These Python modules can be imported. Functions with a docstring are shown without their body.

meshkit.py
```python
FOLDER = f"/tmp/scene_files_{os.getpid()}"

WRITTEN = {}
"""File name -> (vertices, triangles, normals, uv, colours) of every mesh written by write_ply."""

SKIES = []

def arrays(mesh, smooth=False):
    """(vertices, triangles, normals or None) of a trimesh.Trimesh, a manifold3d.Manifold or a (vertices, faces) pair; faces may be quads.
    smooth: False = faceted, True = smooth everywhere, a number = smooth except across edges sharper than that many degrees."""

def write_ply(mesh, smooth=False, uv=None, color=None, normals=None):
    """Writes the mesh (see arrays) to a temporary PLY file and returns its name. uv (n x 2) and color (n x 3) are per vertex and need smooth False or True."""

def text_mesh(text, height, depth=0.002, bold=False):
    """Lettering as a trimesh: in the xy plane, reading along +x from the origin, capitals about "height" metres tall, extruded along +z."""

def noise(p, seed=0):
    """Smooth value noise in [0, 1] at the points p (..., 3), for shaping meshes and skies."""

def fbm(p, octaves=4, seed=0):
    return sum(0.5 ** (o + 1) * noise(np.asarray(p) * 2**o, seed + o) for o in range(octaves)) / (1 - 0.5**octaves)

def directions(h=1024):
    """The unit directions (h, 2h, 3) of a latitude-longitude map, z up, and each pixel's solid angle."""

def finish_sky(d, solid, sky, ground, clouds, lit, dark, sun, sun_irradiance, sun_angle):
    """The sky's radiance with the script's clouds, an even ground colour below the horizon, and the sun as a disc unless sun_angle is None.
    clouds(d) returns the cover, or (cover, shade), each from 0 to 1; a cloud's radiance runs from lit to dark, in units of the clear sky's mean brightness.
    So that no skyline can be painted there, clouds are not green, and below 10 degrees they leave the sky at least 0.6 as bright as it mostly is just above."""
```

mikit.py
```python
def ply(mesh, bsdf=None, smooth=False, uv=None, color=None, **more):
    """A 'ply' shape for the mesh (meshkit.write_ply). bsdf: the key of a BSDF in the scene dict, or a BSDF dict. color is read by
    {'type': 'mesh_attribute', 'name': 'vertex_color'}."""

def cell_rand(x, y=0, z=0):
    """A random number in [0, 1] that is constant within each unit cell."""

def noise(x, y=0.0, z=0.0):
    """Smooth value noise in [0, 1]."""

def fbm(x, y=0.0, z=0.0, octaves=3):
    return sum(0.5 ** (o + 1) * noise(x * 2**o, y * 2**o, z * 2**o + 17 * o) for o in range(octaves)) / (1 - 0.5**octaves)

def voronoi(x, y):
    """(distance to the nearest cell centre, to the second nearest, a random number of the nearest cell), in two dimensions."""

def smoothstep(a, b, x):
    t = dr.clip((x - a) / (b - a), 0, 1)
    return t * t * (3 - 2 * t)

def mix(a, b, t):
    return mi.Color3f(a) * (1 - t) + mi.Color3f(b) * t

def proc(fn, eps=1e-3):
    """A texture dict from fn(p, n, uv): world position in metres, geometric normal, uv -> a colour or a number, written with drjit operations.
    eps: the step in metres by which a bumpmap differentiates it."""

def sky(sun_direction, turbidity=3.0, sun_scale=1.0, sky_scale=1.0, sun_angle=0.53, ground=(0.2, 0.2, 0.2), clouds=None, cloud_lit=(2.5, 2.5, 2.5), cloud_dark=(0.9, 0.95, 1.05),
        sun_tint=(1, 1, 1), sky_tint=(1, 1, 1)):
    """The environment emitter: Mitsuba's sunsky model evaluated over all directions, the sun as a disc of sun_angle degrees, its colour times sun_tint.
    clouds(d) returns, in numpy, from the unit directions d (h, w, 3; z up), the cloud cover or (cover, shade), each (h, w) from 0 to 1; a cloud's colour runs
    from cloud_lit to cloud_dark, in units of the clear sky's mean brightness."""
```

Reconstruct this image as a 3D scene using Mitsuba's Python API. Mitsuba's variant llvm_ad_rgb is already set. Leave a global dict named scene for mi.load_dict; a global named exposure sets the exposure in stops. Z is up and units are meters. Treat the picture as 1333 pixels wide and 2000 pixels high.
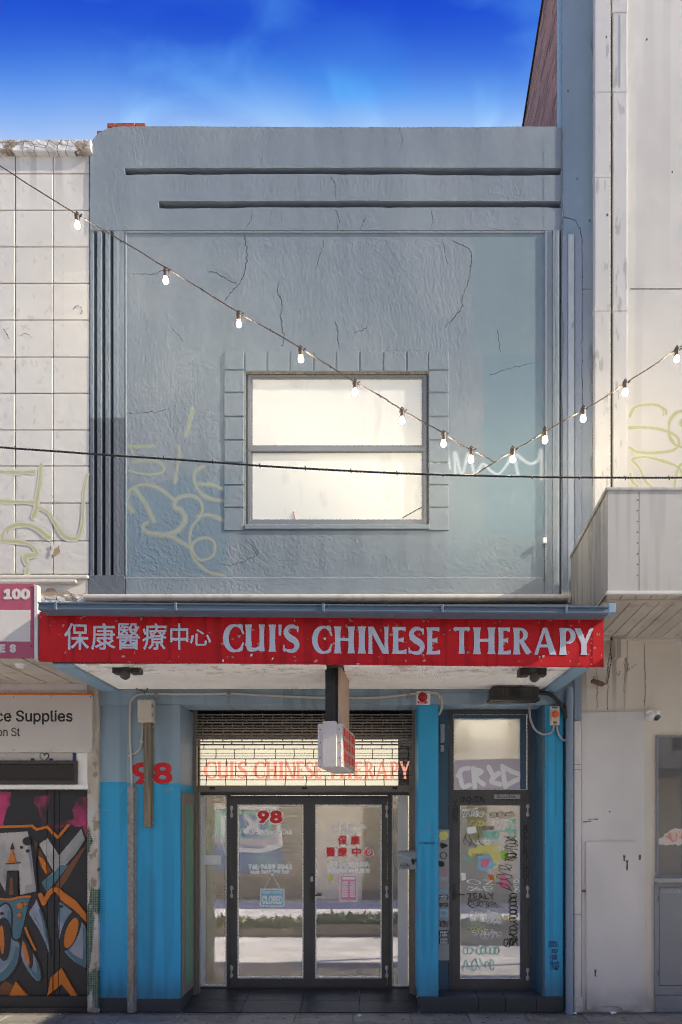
import glob, math, random
import numpy as np, trimesh, drjit as dr, mitsuba as mi, mikit, meshkit
from shapely import affinity, box as sbox, union_all
from shapely.geometry import LineString, Polygon, Point
from mikit import noise, fbm, voronoi, cell_rand, smoothstep, mix, proc

rng = random.Random(7)
scene, labels = {}, {}
T = mi.ScalarTransform4f

# ---------------------------------------------------------------- camera, sky, exposure
D, F, UC, VC = 7.0, 1330.0, 715.0, 1610.0      # metres to the facade, focal length and vanishing point in photo pixels
EYE = (1978 - VC) / 190.0
scene['camera'] = {
    'type': 'perspective', 'fov': math.degrees(2 * math.atan(1333 / 2 / F)), 'fov_axis': 'x',
    'principal_point_offset_x': (666.5 - UC) / 1333, 'principal_point_offset_y': (1000 - VC) / 2000,
    'near_clip': 0.05, 'far_clip': 2000.0,
    'to_world': T().look_at(origin=[0, -D, EYE], target=[0, 0, EYE], up=[0, 0, 1]),
}
SUN = (4.6, -1.0, 2.95)


def clouds(d):
    q = d / np.maximum(d[..., 2:3], 0.08)
    el = np.degrees(np.arctan2(d[..., 2], np.sqrt(d[..., 1] ** 2 + 0.10 * d[..., 0] ** 2)))      # the haze bank lies along the street
    el = el + 2.6 * (meshkit.fbm(q * np.array([2.2, 3.6, 1.0]) + 1.3, 4, 2) - 0.5)
    haze = 1 / (1 + np.exp((el - 46.9) / 1.2))                    # pale below, deep blue overhead
    w = meshkit.fbm((q + 0.25 * meshkit.fbm(q * 4.0, 3, 21)[..., None]) * np.array([8.0, 13.0, 1.0]) + 3.7, 6, 4)
    wisp = np.clip((w - 0.50) * 5.0, 0, 1) ** 1.2 * np.clip((el - 8) / 12, 0, 1)
    grey = np.clip((meshkit.fbm(q * np.array([5.0, 9.0, 1.0]) + 11.1, 4, 9) - 0.55) * 3.0, 0, 1)
    cover = np.clip(0.82 * haze + 0.17 * wisp + 0.10 * grey + 0.15 * np.clip((43 - el) / 25, 0, 1), 0, 0.97)
    return cover, np.clip(0.25 * grey + 1 / (1 + np.exp((45.3 - el) / 1.0)), 0, 1)


scene['sky'] = mikit.sky(SUN, turbidity=3.0, sun_scale=1.0, sky_scale=1.0, sun_angle=0.6, clouds=clouds,
                         cloud_lit=(2.35, 2.6, 2.75), cloud_dark=(0.50, 1.80, 3.35), sky_tint=(0.05, 0.22, 1.40), sun_tint=(0.88, 1.0, 1.18))
exposure = 2.5


# ---------------------------------------------------------------- helpers
def at(u, v, Y=0.0):
    """a point measured on the elevation drawing of the plane at depth Y"""
    s = (D + Y) / F
    return np.array([(u - UC) * s, Y, EYE - (v - VC) * s])


def X(u, Y=0.0): return (u - UC) * (D + Y) / F
def Z(v, Y=0.0): return EYE - (v - VC) * (D + Y) / F


def numbered(key):
    if key not in scene and key not in labels:
        return key
    k = 1
    while f'{key}_{k:03d}' in scene or f'{key}_{k:03d}' in labels:
        k += 1
    return f'{key}_{k:03d}'


def thing(name, label, cat, group=None):
    key = numbered(name)
    labels[key] = {'label': label, 'category': cat}
    if group: labels[key]['group'] = group
    return key


def struct(name, label=None):
    labels[name] = {'kind': 'structure'}
    if label: labels[name]['label'] = label
    return name


def put(parent, name, mesh, mat, smooth=False, label=None, stuff=False, **more):
    key = numbered(f'{parent}__{name}')
    scene[key] = mikit.ply(mesh, mat, smooth=smooth, **more)
    if label or stuff:
        labels[key] = {}
        if label: labels[key]['label'] = label
        if stuff: labels[key]['kind'] = 'stuff'
    return key


def solo(name, mesh, mat, label, cat, smooth=False, group=None, **more):
    key = thing(name, label, cat, group)
    scene[key] = mikit.ply(mesh, mat, smooth=smooth, **more)
    return key


BF = np.array([[0, 2, 1], [0, 3, 2], [4, 5, 6], [4, 6, 7], [0, 1, 5], [0, 5, 4], [1, 2, 6], [1, 6, 5], [2, 3, 7], [2, 7, 6], [3, 0, 4], [3, 4, 7]])


def box(x0, x1, y0, y1, z0, z1, b=0.0):
    x0, x1 = sorted((x0, x1)); y0, y1 = sorted((y0, y1)); z0, z1 = sorted((z0, z1))
    b = min(b, (x1 - x0) / 2.1, (y1 - y0) / 2.1, (z1 - z0) / 2.1)
    if b <= 0:
        v = np.array([[x0, y0, z0], [x1, y0, z0], [x1, y1, z0], [x0, y1, z0], [x0, y0, z1], [x1, y0, z1], [x1, y1, z1], [x0, y1, z1]])
        return trimesh.Trimesh(v, BF, process=False)
    pts = []
    for ax in range(3):
        for sx in (0, 1):
            for sy in (0, 1):
                for sz in (0, 1):
                    p = [(x0, x1)[sx], (y0, y1)[sy], (z0, z1)[sz]]
                    for k, s in enumerate((sx, sy, sz)):
                        if k != ax: p[k] += b if s == 0 else -b
                    pts.append(p)
    return trimesh.convex.convex_hull(np.array(pts))


def pbox(u0, u1, v0, v1, y0, y1, b=0.0, Y=None):
    """box whose front face is measured on the elevation at its own front depth"""
    Y = min(y0, y1)
    return box(X(u0, Y), X(u1, Y), y0, y1, Z(v1, Y), Z(v0, Y), b)


def cat(*ms):
    return trimesh.util.concatenate([m for m in ms if m is not None and len(m.faces)])


def polys(g):
    return [p for p in getattr(g, 'geoms', [g]) if p.geom_type == 'Polygon' and p.area > 1e-9]


def prism(g, y0, y1):
    """shapely geometry in (X, Z) extruded from Y=y0 to y1"""
    out = []
    for p in polys(g):
        m = trimesh.creation.extrude_polygon(p, abs(y1 - y0), engine='earcut')
        v = m.vertices
        out.append(trimesh.Trimesh(np.stack([v[:, 0], min(y0, y1) + v[:, 2], v[:, 1]], 1), m.faces[:, ::-1], process=False))
    return trimesh.util.concatenate(out)


def prism_x(g, x0, x1):
    """shapely geometry in (Y, Z) extruded along X"""
    out = []
    for p in polys(g):
        m = trimesh.creation.extrude_polygon(p, abs(x1 - x0), engine='earcut')
        v = m.vertices
        out.append(trimesh.Trimesh(np.stack([min(x0, x1) + v[:, 2], v[:, 0], v[:, 1]], 1), m.faces, process=False))
    return trimesh.util.concatenate(out)


def tomap(g, Y=0.0):
    """a polygon drawn in photo pixels -> (X, Z) on the plane at depth Y"""
    s = (D + Y) / F
    return affinity.affine_transform(g, [s, 0, 0, -s, -UC * s, EYE + VC * s])


def P(pts, Y=0.0):
    return tomap(Polygon(pts).buffer(0), Y)


def spline(pts, n=8):
    p = np.array(pts, float)
    if len(p) < 3: return p
    q = np.vstack([2 * p[0] - p[1], p, 2 * p[-1] - p[-2]])
    t = np.linspace(0, 1, n, endpoint=False)[:, None]
    out = []
    for i in range(len(p) - 1):
        a, b, c, d = q[i:i + 4]
        out.append(0.5 * (2 * b + (c - a) * t + (2 * a - 5 * b + 4 * c - d) * t**2 + (3 * b - a - 3 * c + d) * t**3))
    return np.vstack(out + [p[-1:]])


def stroke(paths, w, smooth=True, cap=1):
    """spray or brush strokes in photo pixels"""
    g = []
    for p in paths:
        q = spline(p, 7) if smooth else np.array(p, float)
        g.append(LineString(q).buffer(w / 2, 4, cap_style=cap))
    return union_all(g).simplify(0.12)


def spray(holder, pts, w, mat, seed, Y=0.0, y0=-.0016):
    """one sprayed line: uneven width, a thin mist beside it and an occasional drip"""
    r = random.Random(seed); q = spline(pts, 9); n = len(q)
    t = np.gradient(q, axis=0); t /= np.linalg.norm(t, axis=1, keepdims=True) + 1e-9
    nn = np.stack([-t[:, 1], t[:, 0]], 1)
    ww = w * np.interp(np.arange(n), np.linspace(0, n, 7), [r.uniform(.55, 1.2) for _ in range(7)])
    blob = lambda k: union_all([LineString(q[i:i + 2]).buffer(max(.4, ww[i] * k / 2), 4) for i in range(n - 1)])
    core, mist = blob(.72), blob(1.45)
    if r.random() < .3:
        i = r.randrange(n); core = core.union(LineString([q[i], q[i] + [0, r.uniform(8, 20)]]).buffer(.7))
    put(holder, 'graffiti', prism(tomap(mist.simplify(.15), Y), y0 + .0008, y0 + .0012), mat + '_mist')
    put(holder, 'graffiti', prism(tomap(core.simplify(.15), Y), y0, y0 + .0006), mat)


def ragged(pts, amp, seed):
    """polygon in px with uneven edges"""
    r = random.Random(seed)
    out = []
    n = len(pts)
    for i in range(n):
        a, b = np.array(pts[i], float), np.array(pts[(i + 1) % n], float)
        k = max(1, int(np.hypot(*(b - a)) / (amp * 2.5)))
        for j in range(k):
            q = a + (b - a) * j / k
            out.append((q[0] + r.uniform(-amp, amp), q[1] + r.uniform(-amp, amp)))
    return Polygon(out).buffer(0)


def tube(pts, r, n=8, closed_ends=True):
    p = np.array(pts, float)
    t = np.gradient(p, axis=0)
    t /= np.linalg.norm(t, axis=1, keepdims=True) + 1e-12
    rr = np.broadcast_to(r, (len(p),))
    a = np.cross(t, [0.0, 1.0, 0.0]); bad = np.linalg.norm(a, axis=1) < 0.3
    a[bad] = np.cross(t[bad], [1.0, 0, 0])
    a /= np.linalg.norm(a, axis=1, keepdims=True)
    b = np.cross(t, a)
    ang = np.arange(n) * 2 * np.pi / n
    v = p[:, None] + rr[:, None, None] * (np.cos(ang)[None, :, None] * a[:, None] + np.sin(ang)[None, :, None] * b[:, None])
    v = v.reshape(-1, 3)
    f = []
    for i in range(len(p) - 1):
        for j in range(n):
            k = (j + 1) % n
            f += [[i * n + j, i * n + k, (i + 1) * n + k], [i * n + j, (i + 1) * n + k, (i + 1) * n + j]]
    e = len(v); v = np.vstack([v, p[0], p[-1]])
    for j in range(n):
        k = (j + 1) % n
        f += [[e, k, j], [e + 1, (len(p) - 1) * n + j, (len(p) - 1) * n + k]]
    return trimesh.Trimesh(v, np.array(f), process=False)


def cyl(p0, p1, r, n=16):
    p0, p1 = np.array(p0, float), np.array(p1, float)
    return tube(np.linspace(p0, p1, 2), r, n)


def lathe(profile, centre, axis='z', n=20):
    m = trimesh.creation.revolve(np.array(profile, float), sections=n)
    if axis == 'y':      # profile height runs towards the street (-Y)
        m.apply_transform(np.array([[1, 0, 0, 0], [0, 0, -1, 0], [0, 1, 0, 0], [0, 0, 0, 1.0]]))
    m.apply_translation(centre)
    return m


FONTS = {}


def font(cjk=False):
    from PIL import ImageFont
    if cjk not in FONTS:
        FONTS[cjk] = ImageFont.truetype(glob.glob('/opt/blender-*/*/datafiles/fonts/' + ('Noto Sans CJK*' if cjk else 'Inter.woff2'))[0], 110)
    return FONTS[cjk]


def glyphs(text, cjk=False, bold=0):
    """outline of a text as shapely geometry, unit arbitrary, y up"""
    from PIL import Image, ImageDraw
    f = font(cjk)
    x0, y0, x1, y1 = f.getbbox(text, anchor='ls', stroke_width=bold)
    im = Image.new('L', (x1 - x0 + 8, y1 - y0 + 8))
    ImageDraw.Draw(im).text((4 - x0, 4 - y0), text, 255, f, anchor='ls', stroke_width=bold)
    on = np.pad(np.asarray(im) > 127, ((0, 0), (1, 1))).astype(np.int8)
    rows, starts = np.nonzero(np.diff(on, axis=1) == 1)
    ends = np.nonzero(np.diff(on, axis=1) == -1)[1]
    g = union_all(sbox(starts, -rows - 1, ends, -rows)).buffer(0.6).buffer(-0.6).simplify(0.8)
    return g


def fit(g, u0, u1, v0, v1):
    """fit a glyph outline into a box of photo pixels (v down)"""
    a, b, c, d = g.bounds
    sx, sy = (u1 - u0) / (c - a), (v1 - v0) / (d - b)
    return affinity.affine_transform(g, [sx, 0, 0, -sy, u0 - a * sx, v1 + b * sy])


def text(t, u0, u1, v0, v1, bold=0, cjk=False):
    return fit(glyphs(t, cjk, bold), u0, u1, v0, v1)


# ---------------------------------------------------------------- a flared display alphabet for the painted sign
def stem(xc, w, y0=0.0, y1=1.0, fl=0.42):
    t = np.linspace(-1, 1, 13)
    hw = w / 2 * (1 + fl * np.abs(t) ** 4)
    y = y0 + (t + 1) / 2 * (y1 - y0)
    return Polygon(list(zip(xc - hw, y)) + list(zip((xc + hw)[::-1], y[::-1])))


def arm(x0, x1, yc, h, fl=1.0):
    t = np.linspace(0, 1, 8)
    hh = h / 2 * (1 + fl * t ** 4)
    x = x0 + t * (x1 - x0)
    return Polygon(list(zip(x, yc - hh)) + list(zip(x[::-1], (yc + hh)[::-1]))).intersection(sbox(-1, 0, 3, 1))


def limb(pts, ws, n=10):
    q = spline(pts, n); w = np.interp(np.linspace(0, 1, len(q)), np.linspace(0, 1, len(ws)), ws)
    t = np.gradient(q, axis=0); t /= np.linalg.norm(t, axis=1, keepdims=True)
    nrm = np.stack([-t[:, 1], t[:, 0]], 1) * w[:, None] / 2
    return Polygon(np.vstack([q + nrm, (q - nrm)[::-1]])).buffer(0)


def ell(cx, cy, rx, ry): return affinity.scale(Point(cx, cy).buffer(1, 16), rx, ry)


def flared(c):
    if c == 'C':
        g = ell(.46, .5, .46, .52).difference(ell(.54, .5, .30, .42)).difference(Polygon([(.56, .5), (1.3, .88), (1.3, .10)]))
        return union_all([g, limb([(.62, .96), (.76, .93), (.80, .74)], [.12, .15, .05]), limb([(.6, .03), (.76, .08), (.84, .16)], [.09, .11, .03])])
    if c == 'U':
        return union_all([stem(.16, .24, .2, 1), stem(.76, .2, .0, 1), limb([(.16, .35), (.2, .1), (.44, .06), (.68, .16), (.74, .3)], [.24, .2, .13, .12, .16])])
    if c == 'I': return stem(.2, .26)
    if c == "'": return Polygon([(0, 1), (.2, 1), (.15, .6), (.04, .6)])
    if c == 'S':
        return union_all([limb([(.62, .86), (.46, .95), (.24, .92), (.12, .74), (.26, .56), (.52, .42), (.62, .26), (.5, .08), (.26, .05), (.06, .12)], [.06, .13, .16, .22, .25, .25, .22, .16, .12, .05]),
                          limb([(.58, .94), (.64, .9), (.65, .72)], [.08, .12, .03]), limb([(.1, .05), (.04, .1), (.02, .28)], [.08, .12, .03])])
    if c == 'H': return union_all([stem(.17, .25), stem(.79, .25), sbox(.2, .46, .8, .57)])
    if c == 'N': return union_all([stem(.12, .16), stem(.84, .16), Polygon([(.02, 1), (.26, 1), (.90, 0), (.68, 0)])])
    if c == 'E': return union_all([stem(.17, .25), arm(.2, .66, .94, .12, .9), arm(.2, .56, .52, .11, 1.1), arm(.2, .70, .06, .12, 1.1)])
    if c == 'T': return union_all([stem(.42, .27), limb([(0, .87), (.06, .94), (.42, .94), (.78, .94), (.84, .87)], [.2, .14, .11, .14, .2])])
    if c == 'R':
        return union_all([stem(.17, .25), ell(.32, .73, .36, .27).difference(ell(.30, .73, .17, .17)).intersection(sbox(.2, .4, 1, 1)), limb([(.38, .5), (.58, .22), (.74, .02)], [.18, .22, .24])]).intersection(sbox(-1, 0, 2, 1))
    if c == 'A': return union_all([Polygon([(.40, 1), (.58, 1), (1.0, 0), (.70, 0)]), Polygon([(.40, 1), (.52, 1), (.16, 0), (.0, 0)]), sbox(.22, .27, .76, .38)])
    if c == 'P': return union_all([stem(.17, .25), ell(.34, .70, .38, .30).difference(ell(.32, .70, .18, .20)).intersection(sbox(.2, .3, 1, 1))])
    if c == 'Y': return union_all([stem(.44, .25, 0, .5, .3), Polygon([(-.02, 1), (.28, 1), (.56, .44), (.32, .40)]), Polygon([(.72, 1), (.90, 1), (.56, .40), (.42, .46)])])


# ---------------------------------------------------------------- materials
def pr(rgb, rough=0.6, metallic=0.0, spec=0.5, **k):
    c = {'type': 'rgb', 'value': list(rgb)} if not isinstance(rgb, dict) else rgb
    return {'type': 'principled', 'base_color': c, 'roughness': rough, 'metallic': metallic, 'specular': spec, **k}


def bump(b, fn, scale, eps=2e-3):
    return {'type': 'bumpmap', 'arbitrary': proc(fn, eps), 'scale': scale, 'bsdf': b}


def two(b): return {'type': 'twosided', 'bsdf': b}


def rect(p, u0, u1, v0, v1, soft=0.03, wob=0.0):
    x, z = p.x, p.z
    if wob:
        x = x + wob * (noise(p.x * 7, p.z * 7, 3.0) - 0.5)
        z = z + wob * (noise(p.x * 7, p.z * 7, 9.0) - 0.5)
    a, b, c, d = X(u0), X(u1), Z(v1), Z(v0)
    return smoothstep(a - soft, a + soft, x) * smoothstep(b + soft, b - soft, x) * smoothstep(c - soft, c + soft, z) * smoothstep(d + soft, d - soft, z)


def stucco_col(p, n, uv):
    c = mi.Color3f(0.212, 0.244, 0.276)
    big = fbm(p.x * 1.3, p.z * 1.3, 2.0)
    streak = noise(p.x * 9, p.z * 0.7, 5.0)
    c = mix(c, (0.238, 0.266, 0.292), smoothstep(0.42, 0.66, big))
    c = c * (0.93 + 0.10 * streak + 0.09 * (fbm(p.x * 22, p.z * 22, p.y * 22) - 0.5))
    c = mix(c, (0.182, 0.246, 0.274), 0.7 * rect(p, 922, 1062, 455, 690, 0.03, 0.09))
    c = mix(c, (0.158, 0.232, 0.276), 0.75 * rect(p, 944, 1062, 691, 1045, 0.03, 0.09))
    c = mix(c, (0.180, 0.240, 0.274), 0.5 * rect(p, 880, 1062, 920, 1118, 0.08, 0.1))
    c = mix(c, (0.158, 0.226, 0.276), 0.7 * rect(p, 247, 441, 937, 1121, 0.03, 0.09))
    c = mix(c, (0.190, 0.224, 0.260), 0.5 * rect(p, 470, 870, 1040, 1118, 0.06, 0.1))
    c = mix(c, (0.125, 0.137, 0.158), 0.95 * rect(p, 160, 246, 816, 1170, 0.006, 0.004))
    # grime under edges where water runs
    runs = smoothstep(0.55, 0.8, noise(p.x * 14, p.z * 0.5, 8.0)) * smoothstep(Z(330), Z(248), p.z)
    c = c * (1 - 0.10 * runs)
    sill = smoothstep(0.50, 0.72, noise(p.x * 11, p.z * 0.9, 3.0)) * rect(p, 470, 850, 1034, 1110, 0.05)
    return c * mi.Color3f(0.91, 0.945, 0.945) * (1 - 0.09 * sill)


def stucco_h(p, n, uv):
    smooth_area = dr.maximum(rect(p, 915, 1100, 452, 1040, 0.1), rect(p, 1030, 1100, 240, 460, 0.1))
    xx = p.x + 1.37 * p.y
    a = fbm(xx * 62, p.z * 62, 3.0, 3)
    area = 0.35 + 0.9 * smoothstep(0.35, 0.7, noise(p.x * 2.6, p.z * 2.6, 4.0))
    b = area * smoothstep(0.46, 0.80, fbm(xx * 26, p.z * 31, 7.0, 3))
    big = fbm(p.x * 3, p.y * 3, p.z * 3, 2)
    return (0.0060 * a + 0.0013 * b) * (1 - 0.75 * smooth_area) + 0.0025 * big


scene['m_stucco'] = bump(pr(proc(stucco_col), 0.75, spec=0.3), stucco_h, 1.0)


def cream_col(p, n, uv):
    c = mi.Color3f(0.575, 0.55, 0.495)
    c = c * (0.90 + 0.20 * fbm(p.x * 2.2, p.z * 2.2, 1.0))
    spot = smoothstep(0.70, 0.80, fbm(p.x * 17, p.z * 13, 4.0))
    c = mix(c, (0.40, 0.36, 0.30), 0.35 * spot)
    smooth_patch = rect(p, 124, 180, 530, 1125, 0.01)
    c = mix(c, (0.58, 0.56, 0.50), 0.7 * smooth_patch)
    runs = smoothstep(0.6, 0.85, noise(p.x * 12, p.z * 0.6, 3.0)) * smoothstep(Z(420), Z(296), p.z)
    return c * (1 - 0.25 * runs)


def cream_h(p, n, uv):
    return 0.0030 * fbm(p.x * 14, p.y * 14, p.z * 14, 3) + 0.0016 * smoothstep(0.62, 0.75, fbm(p.x * 30, p.y * 30, p.z * 30, 2)) + 0.0006 * noise(p.x * 120, p.y * 120, p.z * 120)


scene['m_cream_tile'] = bump(pr(proc(cream_col), 0.5), cream_h, 1.0)


def white_col(p, n, uv):
    c = mi.Color3f(0.535, 0.51, 0.46)
    c = c * (0.88 + 0.22 * fbm(p.x * 1.6, p.z * 1.1, 7.0))
    blue = smoothstep(X(1163), X(1155), p.x) * smoothstep(Z(1165), Z(1150), p.z)
    c = mix(c, mi.Color3f(0.185, 0.245, 0.285) * (0.9 + 0.2 * fbm(p.x * 3, p.z * 2, 1.0)), blue)
    c = mix(c, (0.235, 0.265, 0.315), 0.75 * blue * smoothstep(Z(452), Z(470), p.z) * (1 - smoothstep(Z(470), Z(440), p.z)))
    g = smoothstep(0.62, 0.75, fbm(p.x * 16, p.z * 3, 2.0)) * smoothstep(X(1145), X(1160), p.x) * smoothstep(X(1176), X(1160), p.x)
    c = mix(c, (0.10, 0.09, 0.08), 0.8 * g)
    runs = smoothstep(0.6, 0.85, noise(p.x * 10, p.z * 0.35, 13.0))
    return c * (1 - 0.07 * runs)


def plaster_h(p, n, uv):
    return 0.008 * fbm(p.x * 3.5, p.y * 3.5, p.z * 3.5, 3) + 0.0006 * fbm(p.x * 70, p.y * 70, p.z * 70, 2)


scene['m_white_wall'] = bump(pr(proc(white_col), 0.6), plaster_h, 1.0)


def lower_col(p, n, uv):
    c = mi.Color3f(0.60, 0.55, 0.465)
    c = mix(c, (0.585, 0.565, 0.54), rect(p, 1120, 1262, 1389, 2000, 0.01))
    c = c * (0.88 + 0.24 * fbm(p.x * 2.6, p.z * 1.6, 1.0))
    runs = smoothstep(0.66, 0.80, noise(p.x * 16, p.z * 0.5, 3.0)) * smoothstep(2.9, 3.7, p.z)
    c = c * (1 - 0.45 * runs)
    dirt = smoothstep(0.35, 0.0, p.z) * fbm(p.x * 9, p.z * 9, 2.0)
    return c * (1 - 0.5 * dirt)


scene['m_lower_wall'] = bump(pr(proc(lower_col), 0.6), plaster_h, 0.5)


def two_tone(p, n, uv):
    hi = mi.Color3f(0.235, 0.325, 0.385) * (0.88 + 0.24 * fbm(p.x * 3, p.z * 2, 3.0))
    lo = mi.Color3f(0.024, 0.335, 0.57) * (0.90 + 0.20 * fbm(p.x * 4, p.z * 1.5, 5.0))
    edge = Z(1530) + 0.016 * smoothstep(X(246), X(244), p.x) + 0.004 * noise(p.x * 40, 1.0, 2.0)
    c = dr.select(p.z > edge, hi, lo)
    scuff = smoothstep(0.72, 0.78, fbm(p.x * 19, p.z * 23, 6.0)) * smoothstep(0.5, 0.7, noise(p.x * 3, p.z * 3, 2.0))
    c = mix(c, (0.30, 0.36, 0.40), 0.3 * scuff)
    ghost = rect(p, 292, 300, 1612, 1945, 0.006, 0.004)
    c = mix(c, (0.03, 0.19, 0.36), 0.45 * ghost)
    drip = smoothstep(0.62, 0.8, noise(p.x * 17, p.z * 0.9, 7.0))
    c = c * (1 - 0.16 * drip)
    splash = smoothstep(0.62, 0.16, p.z + 0.25 * fbm(p.x * 7, 1.0, 2.0))
    c = mix(c, (0.10, 0.12, 0.13), 0.4 * splash)
    return c * (1 - 0.35 * smoothstep(0.5, 0.1, p.z) * fbm(p.x * 8, p.z * 5, 1.0))


def paint_h(p, n, uv):
    return 0.0012 * fbm(p.x * 45, p.y * 45, p.z * 45, 2) + 0.004 * fbm(p.x * 4, p.y * 4, p.z * 4, 2)


scene['m_two_tone'] = bump(pr(proc(two_tone), 0.5), paint_h, 1.0)


def blue_col(p, n, uv):
    c = mi.Color3f(0.024, 0.325, 0.56) * (0.88 + 0.24 * fbm(p.x * 5, p.z * 1.4, p.y * 5))
    scuff = smoothstep(0.68, 0.78, fbm(p.x * 16, p.z * 12, 6.0))
    c = mix(c, (0.20, 0.22, 0.36), 0.35 * scuff * smoothstep(0.5, 0.7, noise(p.x * 3, p.z * 3, 2.0)))
    c = c * (1 - 0.18 * smoothstep(0.6, 0.8, noise(p.x * 22 + p.y * 22, p.z * 0.8, 3.0)))
    splash = smoothstep(0.75, 0.25, p.z + 0.3 * fbm(p.x * 7, 1.0, 2.0))
    c = mix(c, (0.10, 0.12, 0.13), 0.4 * splash)
    return c * (1 - 0.3 * smoothstep(0.6, 0.1, p.z) * fbm(p.x * 8, p.z * 5, 1.0))


scene['m_blue'] = bump(pr(proc(blue_col), 0.45), paint_h, 1.0)


def red_col(p, n, uv):
    c = mi.Color3f(0.50, 0.012, 0.016) * (0.85 + 0.3 * fbm(p.x * 2.5, p.z * 4, 3.0))
    chip = smoothstep(0.775, 0.80, fbm(p.x * 26, p.z * 26, 5.0))
    c = mix(c, (0.50, 0.42, 0.38), 0.55 * chip)
    rain = smoothstep(0.62, 0.8, noise(p.x * 23, p.z * 1.6, 4.0))
    return c * (1 - 0.22 * rain)


scene['m_red_sign'] = bump(pr(proc(red_col), 0.5, spec=0.2), lambda p, n, uv: 0.010 * fbm(p.x * 1.6, 1.0, p.z * 3, 2), 1.0)


def galv_col(p, n, uv):
    d, _, w = voronoi(p.x * 45 + p.y * 30, p.z * 40)
    c = mi.Color3f(0.30, 0.29, 0.265) * (0.75 + 0.4 * w)
    rust = smoothstep(0.55, 0.75, fbm(p.x * 14, p.y * 14, p.z * 5))
    return mix(c, (0.20, 0.15, 0.10), 0.5 * rust)


scene['m_galv'] = pr(proc(galv_col), 0.5, metallic=0.35)


def timber_col(p, n, uv):
    g = fbm(p.x * 60, p.y * 60, p.z * 2.5)
    return mix((0.25, 0.20, 0.125), (0.13, 0.11, 0.085), smoothstep(0.35, 0.65, g))


scene['m_timber'] = bump(pr(proc(timber_col), 0.7), lambda p, n, uv: 0.002 * fbm(p.x * 70, p.y * 70, p.z * 3, 2), 1.0)


def soffit_col(p, n, uv):
    c = mi.Color3f(0.84, 0.82, 0.76) * (0.9 + 0.2 * fbm(p.x * 2, p.y * 5, 3.0))
    mould = smoothstep(0.58, 0.72, fbm(p.x * 12, p.y * 26, 1.0)) * smoothstep(-0.3, -1.0, p.y)
    return mix(c, (0.30, 0.24, 0.15), 0.5 * mould)


scene['m_soffit'] = pr(proc(soffit_col), 0.55)


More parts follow.
